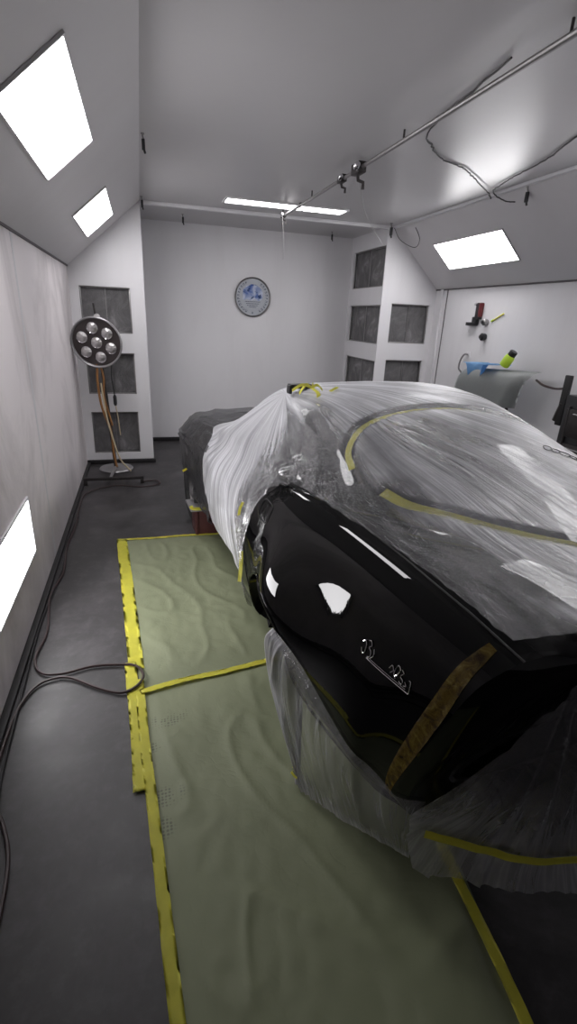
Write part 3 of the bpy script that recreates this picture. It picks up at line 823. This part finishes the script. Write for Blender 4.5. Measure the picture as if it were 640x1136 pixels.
for k, cells in sets.items():
    bm = B(); vv = {}
    def gv(i,j):
        if (i,j) not in vv: vv[(i,j)] = bm.verts.new(grid_pts[i][j])
        return vv[(i,j)]
    for i, j in cells: bm.faces.new((gv(i,j),gv(i,j+1),gv(i+1,j+1),gv(i+1,j)))
    bmesh.ops.recalc_face_normals(bm, faces=bm.faces)
    bmesh.ops.solidify(bm, geom=bm.faces[:], thickness=.006 if k != 'roof' else .012)
    obj(k.replace('_L','').replace('_R',''), bm, M['black_paint'] if k == 'roof' else M['glass_dark'], CAR, deg=50)
# wheels
def wheel(x, y, r, side):
    Mw = Matrix.Translation((x,y,r)) @ Matrix.Rotation(side*PI/2,4,'Y')
    bm = B(); lathe(bm, [(r*.62,-.10),(r*.9,-.105),(r,-.07),(r,.07),(r*.9,.105),(r*.64,.10),(r*.60,.06),(r*.60,-.10),(r*.62,-.10)], 48, Mw)
    tobj = obj('wheel', bm, M['tyre'], CAR)
    bm = B(); lathe(bm, [(0,.05),(r*.18,.055),(r*.22,.03),(r*.5,.02),(r*.58,.06),(r*.61,.075)], 36, Mw)
    for k in range(5):
        a = 2*PI*k/5; box(bm, (-.02,r*.1,.03), (.02,r*.57,.055), .004, Mw@Matrix.Rotation(a,4,'Z'))
    obj('rim', bm, M['steel'], tobj)
for s in (-1,1):
    wheel(s*.56, -.14, .28, s); wheel(s*.66, 2.25, .27, s)

# ------------------------------------------------------------------ masking films (world things resting on the car)
def to_world(rows): return [[CM @ p for p in r] for r in rows]
def film(name, rows, uvs, mat, label, cat='plastic sheet', cling=None):
    rows = to_world(rows); bm = B(); grid(bm, rows, uvs)
    o = obj(name, bm, mat, deg=180)
    at = o.data.attributes.new('cling', 'FLOAT', 'POINT')     # how closely the film sticks to what is beneath it
    if cling:
        flat = [c_ for r in cling for c_ in r]
        at.data.foreach_set('value', flat)
    return tag(o, label, cat)
ARC = [(-.55,-.14,1.10),(-.505,-.02,1.16),(-.36,.075,1.2),(-.12,.14,1.25),(.15,.15,1.27),(.40,.05,1.24),(.53,-.10,1.15)]
LOW = [(-.53,-.34,1.08),(-.49,-.46,1.05),(-.38,-.58,1.04),(-.20,-.74,1.04),(.02,-.87,1.03),(.3,-.92,1.03),(.55,-.82,1.03)]
TAPE_XY = catmull(ARC,16)+catmull(LOW,16)
# 1. the big sheet over roof, rear window, deck and left door
FT = [ # Y : x,z of half section, roof centre -> shoulder, tented straight
 (-1.06,[0,1.030,.28,1.030,.44,1.030,.54,1.027,.59,1.025,.630,1.022]),
 (-.85, [0,1.045,.28,1.045,.44,1.043,.54,1.042,.60,1.042,.645,1.042]),
 (-.60, [0,1.085,.28,1.080,.43,1.070,.53,1.060,.60,1.052,.665,1.047]),
 (-.25, [0,1.190,.27,1.185,.42,1.165,.52,1.125,.60,1.080,.69,1.042]),
 (.10,  [0,1.285,.27,1.278,.43,1.255,.52,1.200,.61,1.110,.715,1.030]),
 (.40,  [0,1.340,.28,1.333,.44,1.310,.53,1.250,.63,1.125,.730,1.012]),
 (.75,  [0,1.338,.29,1.331,.45,1.310,.53,1.250,.63,1.120,.735,.995]),
 (1.00, [0,1.28,.29,1.273,.45,1.250,.53,1.20,.63,1.09,.735,.985]),
 (1.25, [0,1.12,.30,1.11,.47,1.09,.57,1.06,.66,1.02,.745,.965]),
 (1.45, [0,1.02,.32,1.01,.49,1.00,.59,.99,.68,.98,.755,.950]),
]
def side_pt(Y, t, off=.02):       # continue down the body side, t 0..1 : shoulder -> sill
    zt = 1.0; tt = 7.0-4.6*t      # body parameter 7 (shoulder) .. 2.4 (sill)
    p = body_pt(Y, tt, 1); return Vector((p.x+off, 0, p.z))
KA, KY = -.50, .74
def fold_uv(a, Y):
    dx, dy = a-KA, Y-KY; r = math.hypot(dx, dy); return (math.atan2(dx, -dy)*1.0, r)
NYF, NSF = 250, 300
rows, uvs, cls = [], [], []
for i in range(NYF+1):
    Y = -1.06+2.49*i/NYF; row, uv, cl = [], [], []
    down = ss(.02,.30,Y)*1.0       # how far down the side the sheet goes
    yy_front = ss(1.10,1.43,Y)
    end = down*(.98-.06*fn(Y*6,2))
    # build polyline of half sections (sampled) then resample
    rag = .014*fn(Y*11,4)+.010*fn(Y*31,8)
    H = []
    for k in range(60): H.append(sect(FT, Y, 5*k/59*.999, 6))
    hl = H+[side_pt(Y, end*k/40, .022) for k in range(1,41)] if end > .02 else H
    if end <= .02:
        hl = H[:-1]+[H[-1]+Vector((rag,0,-abs(rag)*.1))]
    if down > .5:
        # the free-hanging sheet pulls flat between roof edge and sill
        for _ in range(int(70*ss(.20,.55,Y))):
            hl = [hl[0]]+[(hl[q-1]+hl[q]*2+hl[q+1])/4 for q in range(1,len(hl)-1)]+[hl[-1]]
        hl = [q_+Vector((.018*ss(.5,.7,q_.x)*ss(.3,.55,Y),0,0)) for q_ in hl]
    right = H+[side_pt(Y, .25*k/10, .02) for k in range(1,11)]
    def resamp(P, n):
        d = [0.]
        for a, b_ in zip(P, P[1:]): d.append(d[-1]+(b_-a).length)
        out = []; j = 0
        for k in range(n+1):
            s = d[-1]*k/n
            while j < len(d)-2 and d[j+1] < s: j += 1
            f = (s-d[j])/max(1e-9, d[j+1]-d[j]); out.append((P[j].lerp(P[j+1], min(1,f)), s))
        return out
    nl = 180; nr = NSF-nl
    Lp = resamp(hl, nl); Rp = resamp(right, nr)
    hl_len = Lp[-1][1]
    seq = [(Vector((-p.x,0,p.z)), -s) for p, s in reversed(Lp)]+[(p, s) for p, s in Rp[1:]]
    ybow = lambda x: -.09*(1-min(1,abs(x)/.7)**2)*ss(-.1,-.9,Y)
    for p, s in seq:
        y = Y+ybow(p.x)
        # taper the front-left free edge so the sheet hangs diagonally from cowl to sill
        a = s; u_, r_ = fold_uv(a+.03*fn(s*1.7,Y*1.7,21), Y+.03*fn(s*1.7,Y*1.7,22)); u_ += .035*fn(s*2.3,Y*2.3,23)*ss(.1,.5,r_)
        hgt = 1.0-ss(.0,.12,abs(s)-100)
        on_side = ss(-.45,-.62,a)
        low = ss(.98,.4,p.z)*(1 if a < 0 else 0)
        m = (.10+.90*ss(.05,.7,r_))*(1-.70*ss(.15,.5,Y)*on_side)
        fold = (1-abs(fn(u_*7.5, r_*1.1, 1))*2.4); fold = max(0,fold)**2
        fold2 = max(0,1-abs(fn(u_*19, r_*1.8, 5))*2.6)**2
        fine = fn(s*22+Y*9, Y*20-s*6, 2)
        d = .006+m*(.0045*fold*(.15+.85*on_side)+.0022*fold2*(.3+.7*on_side))+.0008*fine+.006*max(0,fn(s*3,Y*3,9))
        crum = ss(.12,.0,abs(abs(a)-.84))*(1 if a < 0 else 0)*ss(.5,.1,Y)   # crumpled along the taped edge
        d += .007*ss(-.48,-.60,a)*ss(.55,.30,Y)*max(0,1-abs(fn(s*26+Y*6,Y*9,13))*3.0)
        d += crum*.034*max(0,1-abs(fn(s*20,Y*17,3))*3.2)+crum*.010*abs(fn(s*60,Y*55,4))
        fe = (hl_len-abs(s)) if a < 0 else 9
        ck = ss(.34,.10,fe+.10*fn(s*6,Y*7,6)+.05*fn(u_*14,r_*2,7))*ss(.62,.20,Y)
        nz_ = .22*fn(u_*5,r_*1.5,11)+.12*fn(u_*17,r_*2,12)
        if a < -.40: ck = max(ck, .92*ss(.40,.56,-a+nz_*.3)*ss(.62,.30,Y+nz_)*ss(-.95,-.55,Y))       # side glass
        ck = max(ck, (.80+nz_)*math.exp(-((a+.15)/.36)**2-((Y+.18+.25*a)/.24)**2)*1.1)                  # rear glass
        dt = min((math.hypot(p.x-q_.x, y-q_.y-.006) for q_ in TAPE_XY), default=9) if -.85 < Y < .3 and abs(p.x) < .64 else 9
        ck = max(ck, .95*ss(.05,.022,dt))                                            # film pressed on the window tapes
        ck = max(ck, (.34+.8*nz_)*ss(.2,.5,Y)*ss(-.5,-.8,a))
        cl.append(max(0,min(1,ck)))
        # normal of the half section approximated radially
        nx = ss(.35,.62,abs(p.x))*(1 if p.x > 0 else -1); nz = 1-.75*ss(1.0,.85,p.z)-.35*abs(nx)
        nv = Vector((nx,0,max(.12,nz))).normalized()
        row.append(Vector((p.x,y,p.z))+nv*d); uv.append((u_, r_))
    rows.append(row); uvs.append(uv); cls.append(cl)
film('plastic_sheet', rows, uvs, M['film_roof'], 'large clear plastic sheet over the roof, rear window and left door of the car', cling=cls)

# 2. film over the tail
rows, uvs, cls = [], [], []
for i in range(141):
    u = i/140; row, uv, cl = [], [], []
    for j in range(121):
        v = j/120
        zt = 1.035-(1.035-.145)*v
        xl = interp([(0,(-.43,)),(.05,(-.45,)),(.25,(-.55,)),(.47,(-.64,)),(.70,(-.715,)),(.85,(-.70,)),(1.0,(-.66,))], v)[0]; xr = .76
        x = xl+(xr-xl)*u
        y = min(-1.165+(.12+.25*(1-zt))*(x/.7)**2, -1.175+(.06+.26*(1-zt))*(x/.7)**2)+.008*math.sin(v*9)+.10*ss(.04,0,v)
        kx, kz = -.50, 1.03; a = math.atan2(x-kx, kz-zt+.02); r = math.hypot(x-kx, kz-zt)
        f = max(0,1-abs(fn(a*7,r*1.1,3))*2.4)**2; f2 = max(0,1-abs(fn(a*17,r*2,8))*2.4)**2
        d = .012+ss(0,.3,r)*(.022*f+.008*f2)+.010*ss(.8,1,v)*math.sin(x*17)
        z2 = zt+.035*math.sin(x*5+1)*ss(.85,1,v)+.012*fn(x*9,v)*ss(.85,1,v)
        row.append(Vector((x,y-d,z2))); uv.append((a,r)); cl.append(max(0,min(1,ss(.80,.45,v)*.75*ss(-.05,.1,v))))
    rows.append(row); uvs.append(uv); cls.append(cl)
film('plastic_sheet', rows, uvs, M['film_tail'], 'thin plastic sheet hanging over the tail of the car', cling=cls)
TAIL = [[p.copy() for p in r] for r in rows]

# 3. gathered film over the rear wheel and lower quarter
rows, uvs, cls = [], [], []
for i in range(161):
    u = i/160; row, uv, cl = [], [], []
    Yt = -.235-.725*u; zt = .615-.19*u
    top = side_hit(Yt, zt, .006)[0]
    B0 = Vector(catmull([(-.845,-.50,.05),(-.825,-.56,.04),(-.78,-.66,.055),(-.72,-.77,.08),(-.64,-.92,.12)], 40)[min(160,i)])
    for j in range(81):
        v = j/80
        p = top.lerp(B0, v); 
        bul = math.sin(PI*v)
        gather = ss(.55,.0,u)
        f = max(0,1-abs(fn(u*16,v*.9,2))*2.2)**2
        d = .012*ss(0,.08,v)+.020*bul*(1-.5*u)+ss(0,.2,v)*(.012*f*(.4+gather)+.008*fn(u*40,v*2,5)*gather)
        row.append(p+Vector((-d,.12*math.sin(PI*v**.8)*(1-u),.010*fn(u*9,v*3)*ss(.7,1,v)))); uv.append((u*1.3, v*.7)); cl.append(max(0,min(1,ss(.08,.34,u+.12*fn(u*4,v*3,9))*.80*ss(1.05,.80,v)+.0)))
    rows.append(row); uvs.append(uv); cls.append(cl)
film('plastic_sheet', rows, uvs, M['film_skirt'], 'gathered clear plastic skirt hanging below the rear quarter to the floor paper', cling=cls)
SKIRT = rows

# 4. dark thin film over the front of the car
rows, uvs = [], []
for i in range(81):
    Y = 1.38+(3.06-1.38)*i/80; row, uv = [], []
    Yc = min(2.97, Y)
    for j in range(161):
        v = j/160*2-1; t_ = 9-6.6*abs(v); p = body_pt(Yc, t_, 1)
        a = v*1.2; off = .022+.016*max(0,1-abs(fn(a*7,Y*1.5,4))*2.4)**2+.006*fn(a*16,Y*7,2)
        nx = ss(.35,.62,p.x)
        nrm = Vector((nx*(1 if v > 0 else -1), 0, max(.05,1-nx*ss(.95,.7,p.z)))).normalized()
        q = Vector((p.x*(1 if v > 0 else -1), p.y+max(0,Y-2.97), p.z))+nrm*off
        if p.z < .45: q.x += (-1 if v < 0 else 1)*.03*ss(.45,.25,p.z)*(1+fn(Y*9,2))
        row.append(q); uv.append((Y*1.2+.2*a, a))
    rows.append(row); uvs.append(uv)
film('plastic_sheet', rows, uvs, M['film_dark'], 'thin dark-looking plastic sheet over the front wing and bonnet')

# ------------------------------------------------------------------ tapes on the car
def ribbon(P, w, label, mat='tape', normals=None, loc=True, th=.0006, grp=None, name='masking_tape', parent=None):
    """P local car points; normals per point"""
    rows = []
    for i, p in enumerate(P):
        t_ = (P[min(i+1,len(P)-1)]-P[max(0,i-1)]).normalized(); n_ = normals[i]
        s = t_.cross(n_).normalized(); ww = w(i/(len(P)-1)) if callable(w) else w
        rows.append([p+s*(ww/2*k)+n_*(.0015*fn(i*.8,k*3,w if not callable(w) else 1)) for k in (-1,-.33,.33,1)])
    if parent is None: rows = to_world(rows)
    bm = B(); grid(bm, rows); bmesh.ops.solidify(bm, geom=bm.faces[:], thickness=th)
    o = obj(name, bm, M[mat], parent, deg=70)
    if parent is None: tag(o, label, 'tape', grp)
    return o
def on_cab(pts, w, label, off=.004, n=14, **k):
    P = catmull(pts, n); Q, Nn = [], []
    for p in P:
        h, nn = surf(p, CAB_TREE, 0); 
        if nn.z < 0: nn = -nn
        Q.append(h+nn*off); Nn.append(nn)
    return ribbon(Q, w, label, normals=Nn, **k)
ff = bpy.data.objects['plastic_sheet']; tb = B(); tb.from_mesh(ff.data); FTREE = BVHTree.FromBMesh(tb); tb.free()
CI = CM.inverted()
def under_film(pts, w, label):
    P = catmull(pts, 14); Q = []
    for p in P:
        h = FTREE.ray_cast(CM@Vector((p.x,p.y,1.8)), Vector((0,0,-1))); Q.append(CI@(h[0] if h[0] else CM@p)+Vector((0,0,-.008)))
    for _ in range(3): Q = [Q[0]]+[(Q[i-1]+Q[i]*2+Q[i+1])/4 for i in range(1,len(Q)-1)]+[Q[-1]]
    Nn = []
    for q in Q:
        h, nn = surf(q, CAB_TREE, 0); Nn.append(nn if nn.z > 0 else -nn)
    ribbon([q-n_*.003 for q, n_ in zip(Q,Nn)], w, label, normals=Nn)
under_film(ARC, .026, 'yellow tape arched across the top of the rear window under the film')
under_film(LOW, .038, 'wide yellow tape across the base of the rear window under the film')
# tail tape
def tail_pt(x, z_):
    best = None
    for r in TAIL[::1]:
        for p in r[::1]:
            d = (p.x-x)**2+(p.z-z_)**2
            if best is None or d < best[0]: best = (d, p)
    return best[1]
P = []
for k in range(60):
    x = -.70+1.42*k/59; z_ = .290+.05*ss(-.45,-.70,x)
    q = tail_pt(x, z_); P.append(Vector((x,q.y-.010,z_)))
P = [(P[max(0,i-2)]+P[max(0,i-1)]+P[i]+P[min(59,i+1)]+P[min(59,i+2)])/5 for i in range(60)]
P = [p+Vector((0,-.012,0)) for p in P]
ribbon(P, .024, 'yellow tape running across the tail film below bumper height', normals=[Vector((0,-1,.15)).normalized()]*60)
# skirt tape
P = []
for k in range(7):
    r = SKIRT[2+k*5]; q = r[74]; P.append(q+Vector((-.012,0,0)))
ribbon(P[:], lambda f: .020-.008*f, 'short yellow tape near the bottom corner of the plastic skirt', normals=[Vector((-1,-.1,.1)).normalized()]*7)
# amber strip down the rear edge of the quarter
Pq, Nq = [], []
for p in catmull([(-1.045,.99,0),(-1.035,.93,0),(-1.01,.82,0),(-.975,.70,0),(-.935,.57,0),(-.90,.45,0),(-.875,.36,0)], 8):
    h, nn = side_hit(p.x, p.y, .002); Pq.append(h); Nq.append(nn)
ribbon(Pq, lambda f: .012+.036*math.sin(PI*min(1,f*1.0+.08))**.7, 'amber-brown tape strip curving down the rear edge of the quarter panel', mat='brown_tape', normals=Nq)

# knot and small tape bits
def bit(pts, w, label, nrm=(0,-.3,1)):
    P = catmull(pts, 6); ribbon(P, w, label, normals=[Vector(nrm).normalized()]*len(P))
kx, ky, kz = -.455, .50, 1.345
bm = B()
for a, ln, dz in ((2.9,.10,-.005),(2.5,.07,-.02),(.2,.06,.0),(1.2,.03,.03)):
    d = Vector((math.cos(a), .35*math.sin(a), 0)); P0 = Vector((kx,ky,kz))
    Pp = catmull([P0, P0+d*ln*.5+Vector((0,0,.012)), P0+d*ln+Vector((0,0,dz-.01))], 8)
    for i in range(len(Pp)-1):
        s = Vector((0,.004,.006)); quad(bm, CM@(Pp[i]-s), CM@(Pp[i+1]-s), CM@(Pp[i+1]+s), CM@(Pp[i]+s))
Pp = catmull([(kx,ky,kz),(kx+.01,ky-.06,kz-.02),(kx-.005,ky-.10,kz-.07)], 8)
for i in range(len(Pp)-1):
    s = Vector((.010,0,0)); quad(bm, CM@(Pp[i]-s), CM@(Pp[i+1]-s), CM@(Pp[i+1]+s), CM@(Pp[i]+s))
bmesh.ops.remove_doubles(bm, verts=bm.verts, dist=1e-4); bmesh.ops.solidify(bm, geom=bm.faces[:], thickness=.002)
tag(obj('masking_tape', bm, M['tape'], deg=70), 'knotted bunch of yellow tape at the left front corner of the roof', 'tape')
bit([(-.395,.42,1.338),(-.36,.45,1.345),(-.325,.48,1.35)], .016, 'small yellow tape scrap on the roof film nearest the tape knot')
bit([(-.31,.22,1.30),(-.27,.235,1.31),(-.235,.24,1.315)], .016, 'small yellow tape scrap on the roof film above the rear window')
bit([(-.875,.22,.66),(-.885,.19,.61),(-.90,.16,.54)], .022, 'short yellow tape on the film just before the wheel arch', (-1,-.6,.3))
bit([(-.850,.29,.87),(-.868,.275,.845),(-.878,.26,.82)], .016, 'short yellow tape scrap in front of the fuel flap', (-1,-.6,.4))
# black bracket at the windscreen corner
bm = B(); box(bm, (-.52,.60,1.325), (-.40,.66,1.345), .004, CM); box(bm, (-.53,.60,1.30), (-.515,.64,1.34), .003, CM)
tag(obj('wiper_bracket', bm, M['black_plastic']), 'small black bracket poking up beside the yellow tape knot on the roof', 'bracket')
# marker scribble on the film
bm = B()
Sq = [(.28,-.30),(.30,-.27),(.32,-.30),(.30,-.33),(.28,-.30)]
for k, (cx, cy, r) in enumerate(((.30,-.24,.020),(.325,-.262,.017),(.35,-.285,.021),(.375,-.31,.016),(.40,-.33,.019),(.435,-.37,.014),(.46,-.40,.016),(.49,-.43,.012))):
    P = []
    for q in range(15):
        a = 2*PI*q/14+k; x, y = cx+r*math.cos(a)*(1+.3*math.sin(2*a+k)), cy+r*math.sin(a)
        P.append(CM@Vector((x,y, (sect(FT,y,0,6).z if False else 0)+1.40)))
    P2 = P
    bm2 = None
    M_ = [p for p in P2]
    Sq = M_
    # drop on to the roof film
    rows_ = []
    for p in M_:
        rows_.append(p)
    if k == 0:
        pass
    dr = []
    for p in rows_:
        h = FTREE.ray_cast(p+Vector((0,0,.3)), Vector((0,0,-1))); dr.append((h[0] if h[0] else p)+Vector((0,0,.003)))
    tube(bm, dr, .0016, 5)
tag(obj('marker_scribble', bm, M['ink']), 'black squiggly lettering on the film over the rear window', 'lettering')

# ------------------------------------------------------------------ stand under the front wing
e = empty('axle_stand', (CM@Vector((-.69,1.93,0)))[:], TH); tag(e, 'dull red box-shaped steel stand under the front wing', 'stand')
bm = B(); box(bm, (-.085,-.03,.0), (.12,.15,.215), .006); obj('post', bm, M['red_steel'], e)
for x in (-.085,.105):
    bm = B(); box(bm, (x-.006,-.040,0), (x+.020,-.03,.215), .002); obj('flange', bm, M['red_steel'], e)
bm = B(); box(bm, (-.13,-.07,.215), (.17,.18,.236), .006); obj('top_plate', bm, M['lamp_housing'], e)
bit([(-.815,1.88,.262),(-.80,1.86,.245),(-.70,1.85,.243)], .03, 'yellow tape holding film to the top plate of the red stand', (0,-.6,1))
bit([(-.835,1.90,.56),(-.845,1.89,.555),(-.87,1.87,.55)], .016, 'tiny yellow tape tab on the front wing film', (-.4,-1,.2))

# ------------------------------------------------------------------ things on the right wall
# pistol-like torch
e = empty('inspection_torch', (XR,4.97,1.69)); tag(e, 'black and dark red torch hung upright on the right wall', 'torch')
bm = B(); box(bm, (-.045,-.075,.035), (0,.005,.20), .008); obj('body', bm, M['black_plastic'], e)
bm = B(); box(bm, (-.052,-.08,.06), (-.001,-.055,.195), .008); obj('head', bm, M['red'], e)
bm = B(); box(bm, (-.045,-.03,-.02), (0,.045,.06), .008); box(bm, (-.055,-.02,-.03), (-.0,.13,.005), .006); obj('grip', bm, M['black_plastic'], e)
bm = B(); lathe(bm, [(0,0),(.016,0),(.014,.012),(0,.014)], 18, aim((-.046,.0,.185),(-1,0,0))); obj('lens', bm, M['chrome'], e)
def knob(y, z_, mat, label, r=.034):
    e = empty('wall_dial', (XR,y,z_)); tag(e, label, 'dial')
    bm = B(); lathe(bm, [(0,.055),(r*.7,.055),(r,.045),(r,.015),(r*.8,.0),(0,0)], 22, aim((0,0,0),(-1,0,0))); obj('knob_body', bm, mat, e)
    bm = B(); lathe(bm, [(r*.5,.055),(r*.5,.066),(0,.068)], 16, aim((0,0,0),(-1,0,0))); obj('knob_cap', bm, M['black_plastic'], e)
knob(4.80, 1.70, M['steel'], 'grey round dial on the right wall beside the yellow stick')
knob(4.79, 1.555, M['black_plastic'], 'black round dial on the right wall below the grey one', .038)
e = empty('mixing_stick', (XR,4.70,1.72)); tag(e, 'thin yellow stick fixed slantwise on the right wall', 'stick')
bm = B(); tube(bm, [(-.007,.0,.0),(-.007,-.15,.065)], .007, 8); obj('shaft', bm, M['tape'], e)
bm = B(); lathe(bm, [(0,0),(.010,.0),(.010,.03),(0,.034)], 12, aim((-.010,.02,-.009),(0,-1,.42))); obj('tip', bm, M['green_bottle'], e)
e = empty('wall_hook', (XR,5.08,1.27)); tag(e, 'pale curved hook on the right wall left of the blue cloth', 'hook')
bm = B(); tube(bm, catmull([(0,-.05,.09),(-.05,-.05,.09),(-.055,.0,.03),(-.05,.02,-.06),(0,.03,-.11)],8), .010, 8); obj('grip', bm, M['lamp_housing'], e)
for a_, b_ in (((-.006,-.08,.06),(0,-.02,.12)),((-.006,.0,-.14),(0,.05,-.08))):
    bm = B(); box(bm, a_, b_, .002); obj('mount', bm, M['white_trim'], e)

# grey primed panel on a work stand
e = empty('work_stand', (3.24,4.2,0)); tag(e, 'black trestle stand holding the grey car panel behind the car', 'stand')
for y in (-.22,.22):
    bm = B()
    for s in (-1,1): tube(bm, [(s*.16,y,0),(s*.02,y,1.10)], .014, 8)
    obj('leg_frame', bm, M['dark_steel'], e)
bm = B(); tube(bm, [(0,-.26,1.10),(0,.26,1.10)], .016, 10); obj('crossbar', bm, M['dark_steel'], e)
rows = []
for i in range(41):
    u = i/40; r = []
    for j in range(25):
        v = j/24
        zt_ = 1.265+.055*u
        y = 4.55-.99*u + .16*v*ss(.5,1,u)
        x = 3.20-.10*math.sin(min(1,v*1.6)*PI/2)-.05*v-.05*ss(.2,.0,v)*0+.10*ss(.85,1,u)*v
        r.append((x+.02*ss(.10,0,v),y,zt_-.33*v*(.35+.65*v)))
    rows.append(r)
bm = B(); grid(bm, rows); bmesh.ops.solidify(bm, geom=bm.faces[:], thickness=.012)
tag(obj('loose_fender', bm, M['grey_primer'], deg=60), 'grey primed curved fender lying on the stand by the right wall', 'fender')
# blue cloth
rows = []
for i in range(37):
    u = i/36; r = []
    for j in range(37):
        v = j/36
        y = 4.50-.42*u; x = 3.34-.26*v
        hang = ss(.55,1,v)*ss(.12,.30,u)*ss(.80,.55,u)
        z_ = 1.318+.010*u-.20*hang+.006*math.sin(u*17+v*3)*(.6+hang)
        r.append((x+.04*hang+.014*math.sin(u*24)*hang,y,z_))
    rows.append(r)
bm = B(); grid(bm, rows); bmesh.ops.solidify(bm, geom=bm.faces[:], thickness=.004)
tag(obj('cloth', bm, M['blue_cloth'], deg=70), 'light blue cloth draped over the grey panel by the right wall', 'cloth')
# green bottle
BMx = Matrix.Translation((3.20,4.02,1.345)) @ Matrix.Rotation(math.radians(27),4,'X') @ Matrix.Rotation(math.radians(12),4,'Y')
e = empty('spray_bottle', (3.20,4.02,1.345)); tag(e, 'lime green bottle with black cap leaning on the grey panel', 'bottle')
L = BMx.copy(); L.translation = (0,0,0)
bm = B(); lathe(bm, [(0,-.02),(.040,-.02),(.045,-.01),(.045,.065),(.038,.085),(.026,.092)], 24, L); obj('bottle_body', bm, M['green_bottle'], e)
bm = B(); lathe(bm, [(.034,.080),(.036,.088),(.036,.125),(.031,.131),(0,.131)], 20, L); obj('cap', bm, M['black_plastic'], e)
# black trolley with upright plate
e = empty('tool_trolley', (3.28,2.98,0)); tag(e, 'black trolley with an upright plate at the right edge behind the car', 'trolley')
bm = B(); box(bm, (-.16,-.28,.20), (.18,.17,1.20), .015); obj('cabinet', bm, M['black_plastic'], e)
bm = B(); box(bm, (-.145,.185,.95), (-.115,.245,1.335), .006, Matrix.Translation((0,0,0))); obj('upright_plate', bm, M['black_rubber'], e)
bm = B(); tube(bm, [(-.13,.22,1.12),(-.13,.26,.98)], .022, 8); tube(bm, [(-.165,.10,1.12),(-.165,.10,.8)], .012, 8); obj('brace', bm, M['dark_steel'], e)
for x in (-.12,.14):
    for y in (-.22,.12):
        bm = B(); lathe(bm, [(0,-.015),(.045,-.015),(.05,0),(.045,.015),(0,.015)], 20, Matrix.Translation((x,y,.05))@Matrix.Rotation(PI/2,4,'Y')); box(bm, (x-.02,y-.02,.07), (x+.02,y+.02,.20)); obj('castor', bm, M['black_rubber'], e)
for z_ in (.45,.72,.98):
    bm = B(); box(bm, (-.172,-.24,z_-.09), (-.16,.13,z_+.12), .004); d = obj('drawer', bm, M['dark_steel'], e)
    bm = B(); tube(bm, [(-.172,-.15,z_+.09),(-.186,-.15,z_+.09),(-.186,.04,z_+.09),(-.172,.04,z_+.09)], .005, 6); obj('handle', bm, M['steel'], d)
wire('air_hose', [(3.30,3.70,1.24),(3.25,3.55,1.215),(3.19,3.35,1.215),(3.15,3.205,1.235)], .010, M['hose'], 'dark red hose slung from the grey panel to the black trolley', 'hose')

# ------------------------------------------------------------------ camera
F = Vector((0.26538058,0.89282587,-0.36391636)); R_ = Vector((0.96233743,-0.26838374,0.04332238)); U = Vector((0.0589899,0.36170725,0.93042359))
cam = bpy.data.cameras.new('camera'); co = bpy.data.objects.new('camera', cam); COL.objects.link(co)
m = Matrix((R_,U,-F)).transposed().to_4x4(); m.translation = (0,0,1.65); co.matrix_world = m
cam.sensor_fit = 'HORIZONTAL'; cam.sensor_width = 36; cam.lens = 36*549.73/640; cam.clip_start = .02; cam.clip_end = 50
SC.camera = co
w = bpy.data.worlds.new('world'); SC.world = w; w.use_nodes = True
w.node_tree.nodes['Background'].inputs[0].default_value = (.5,.5,.52,1); w.node_tree.nodes['Background'].inputs[1].default_value = .05
SC.view_settings.view_transform = 'Standard'; SC.view_settings.look = 'None'; SC.view_settings.gamma = 1
SC.view_settings.exposure = .12; SC.view_settings.use_curve_mapping = False
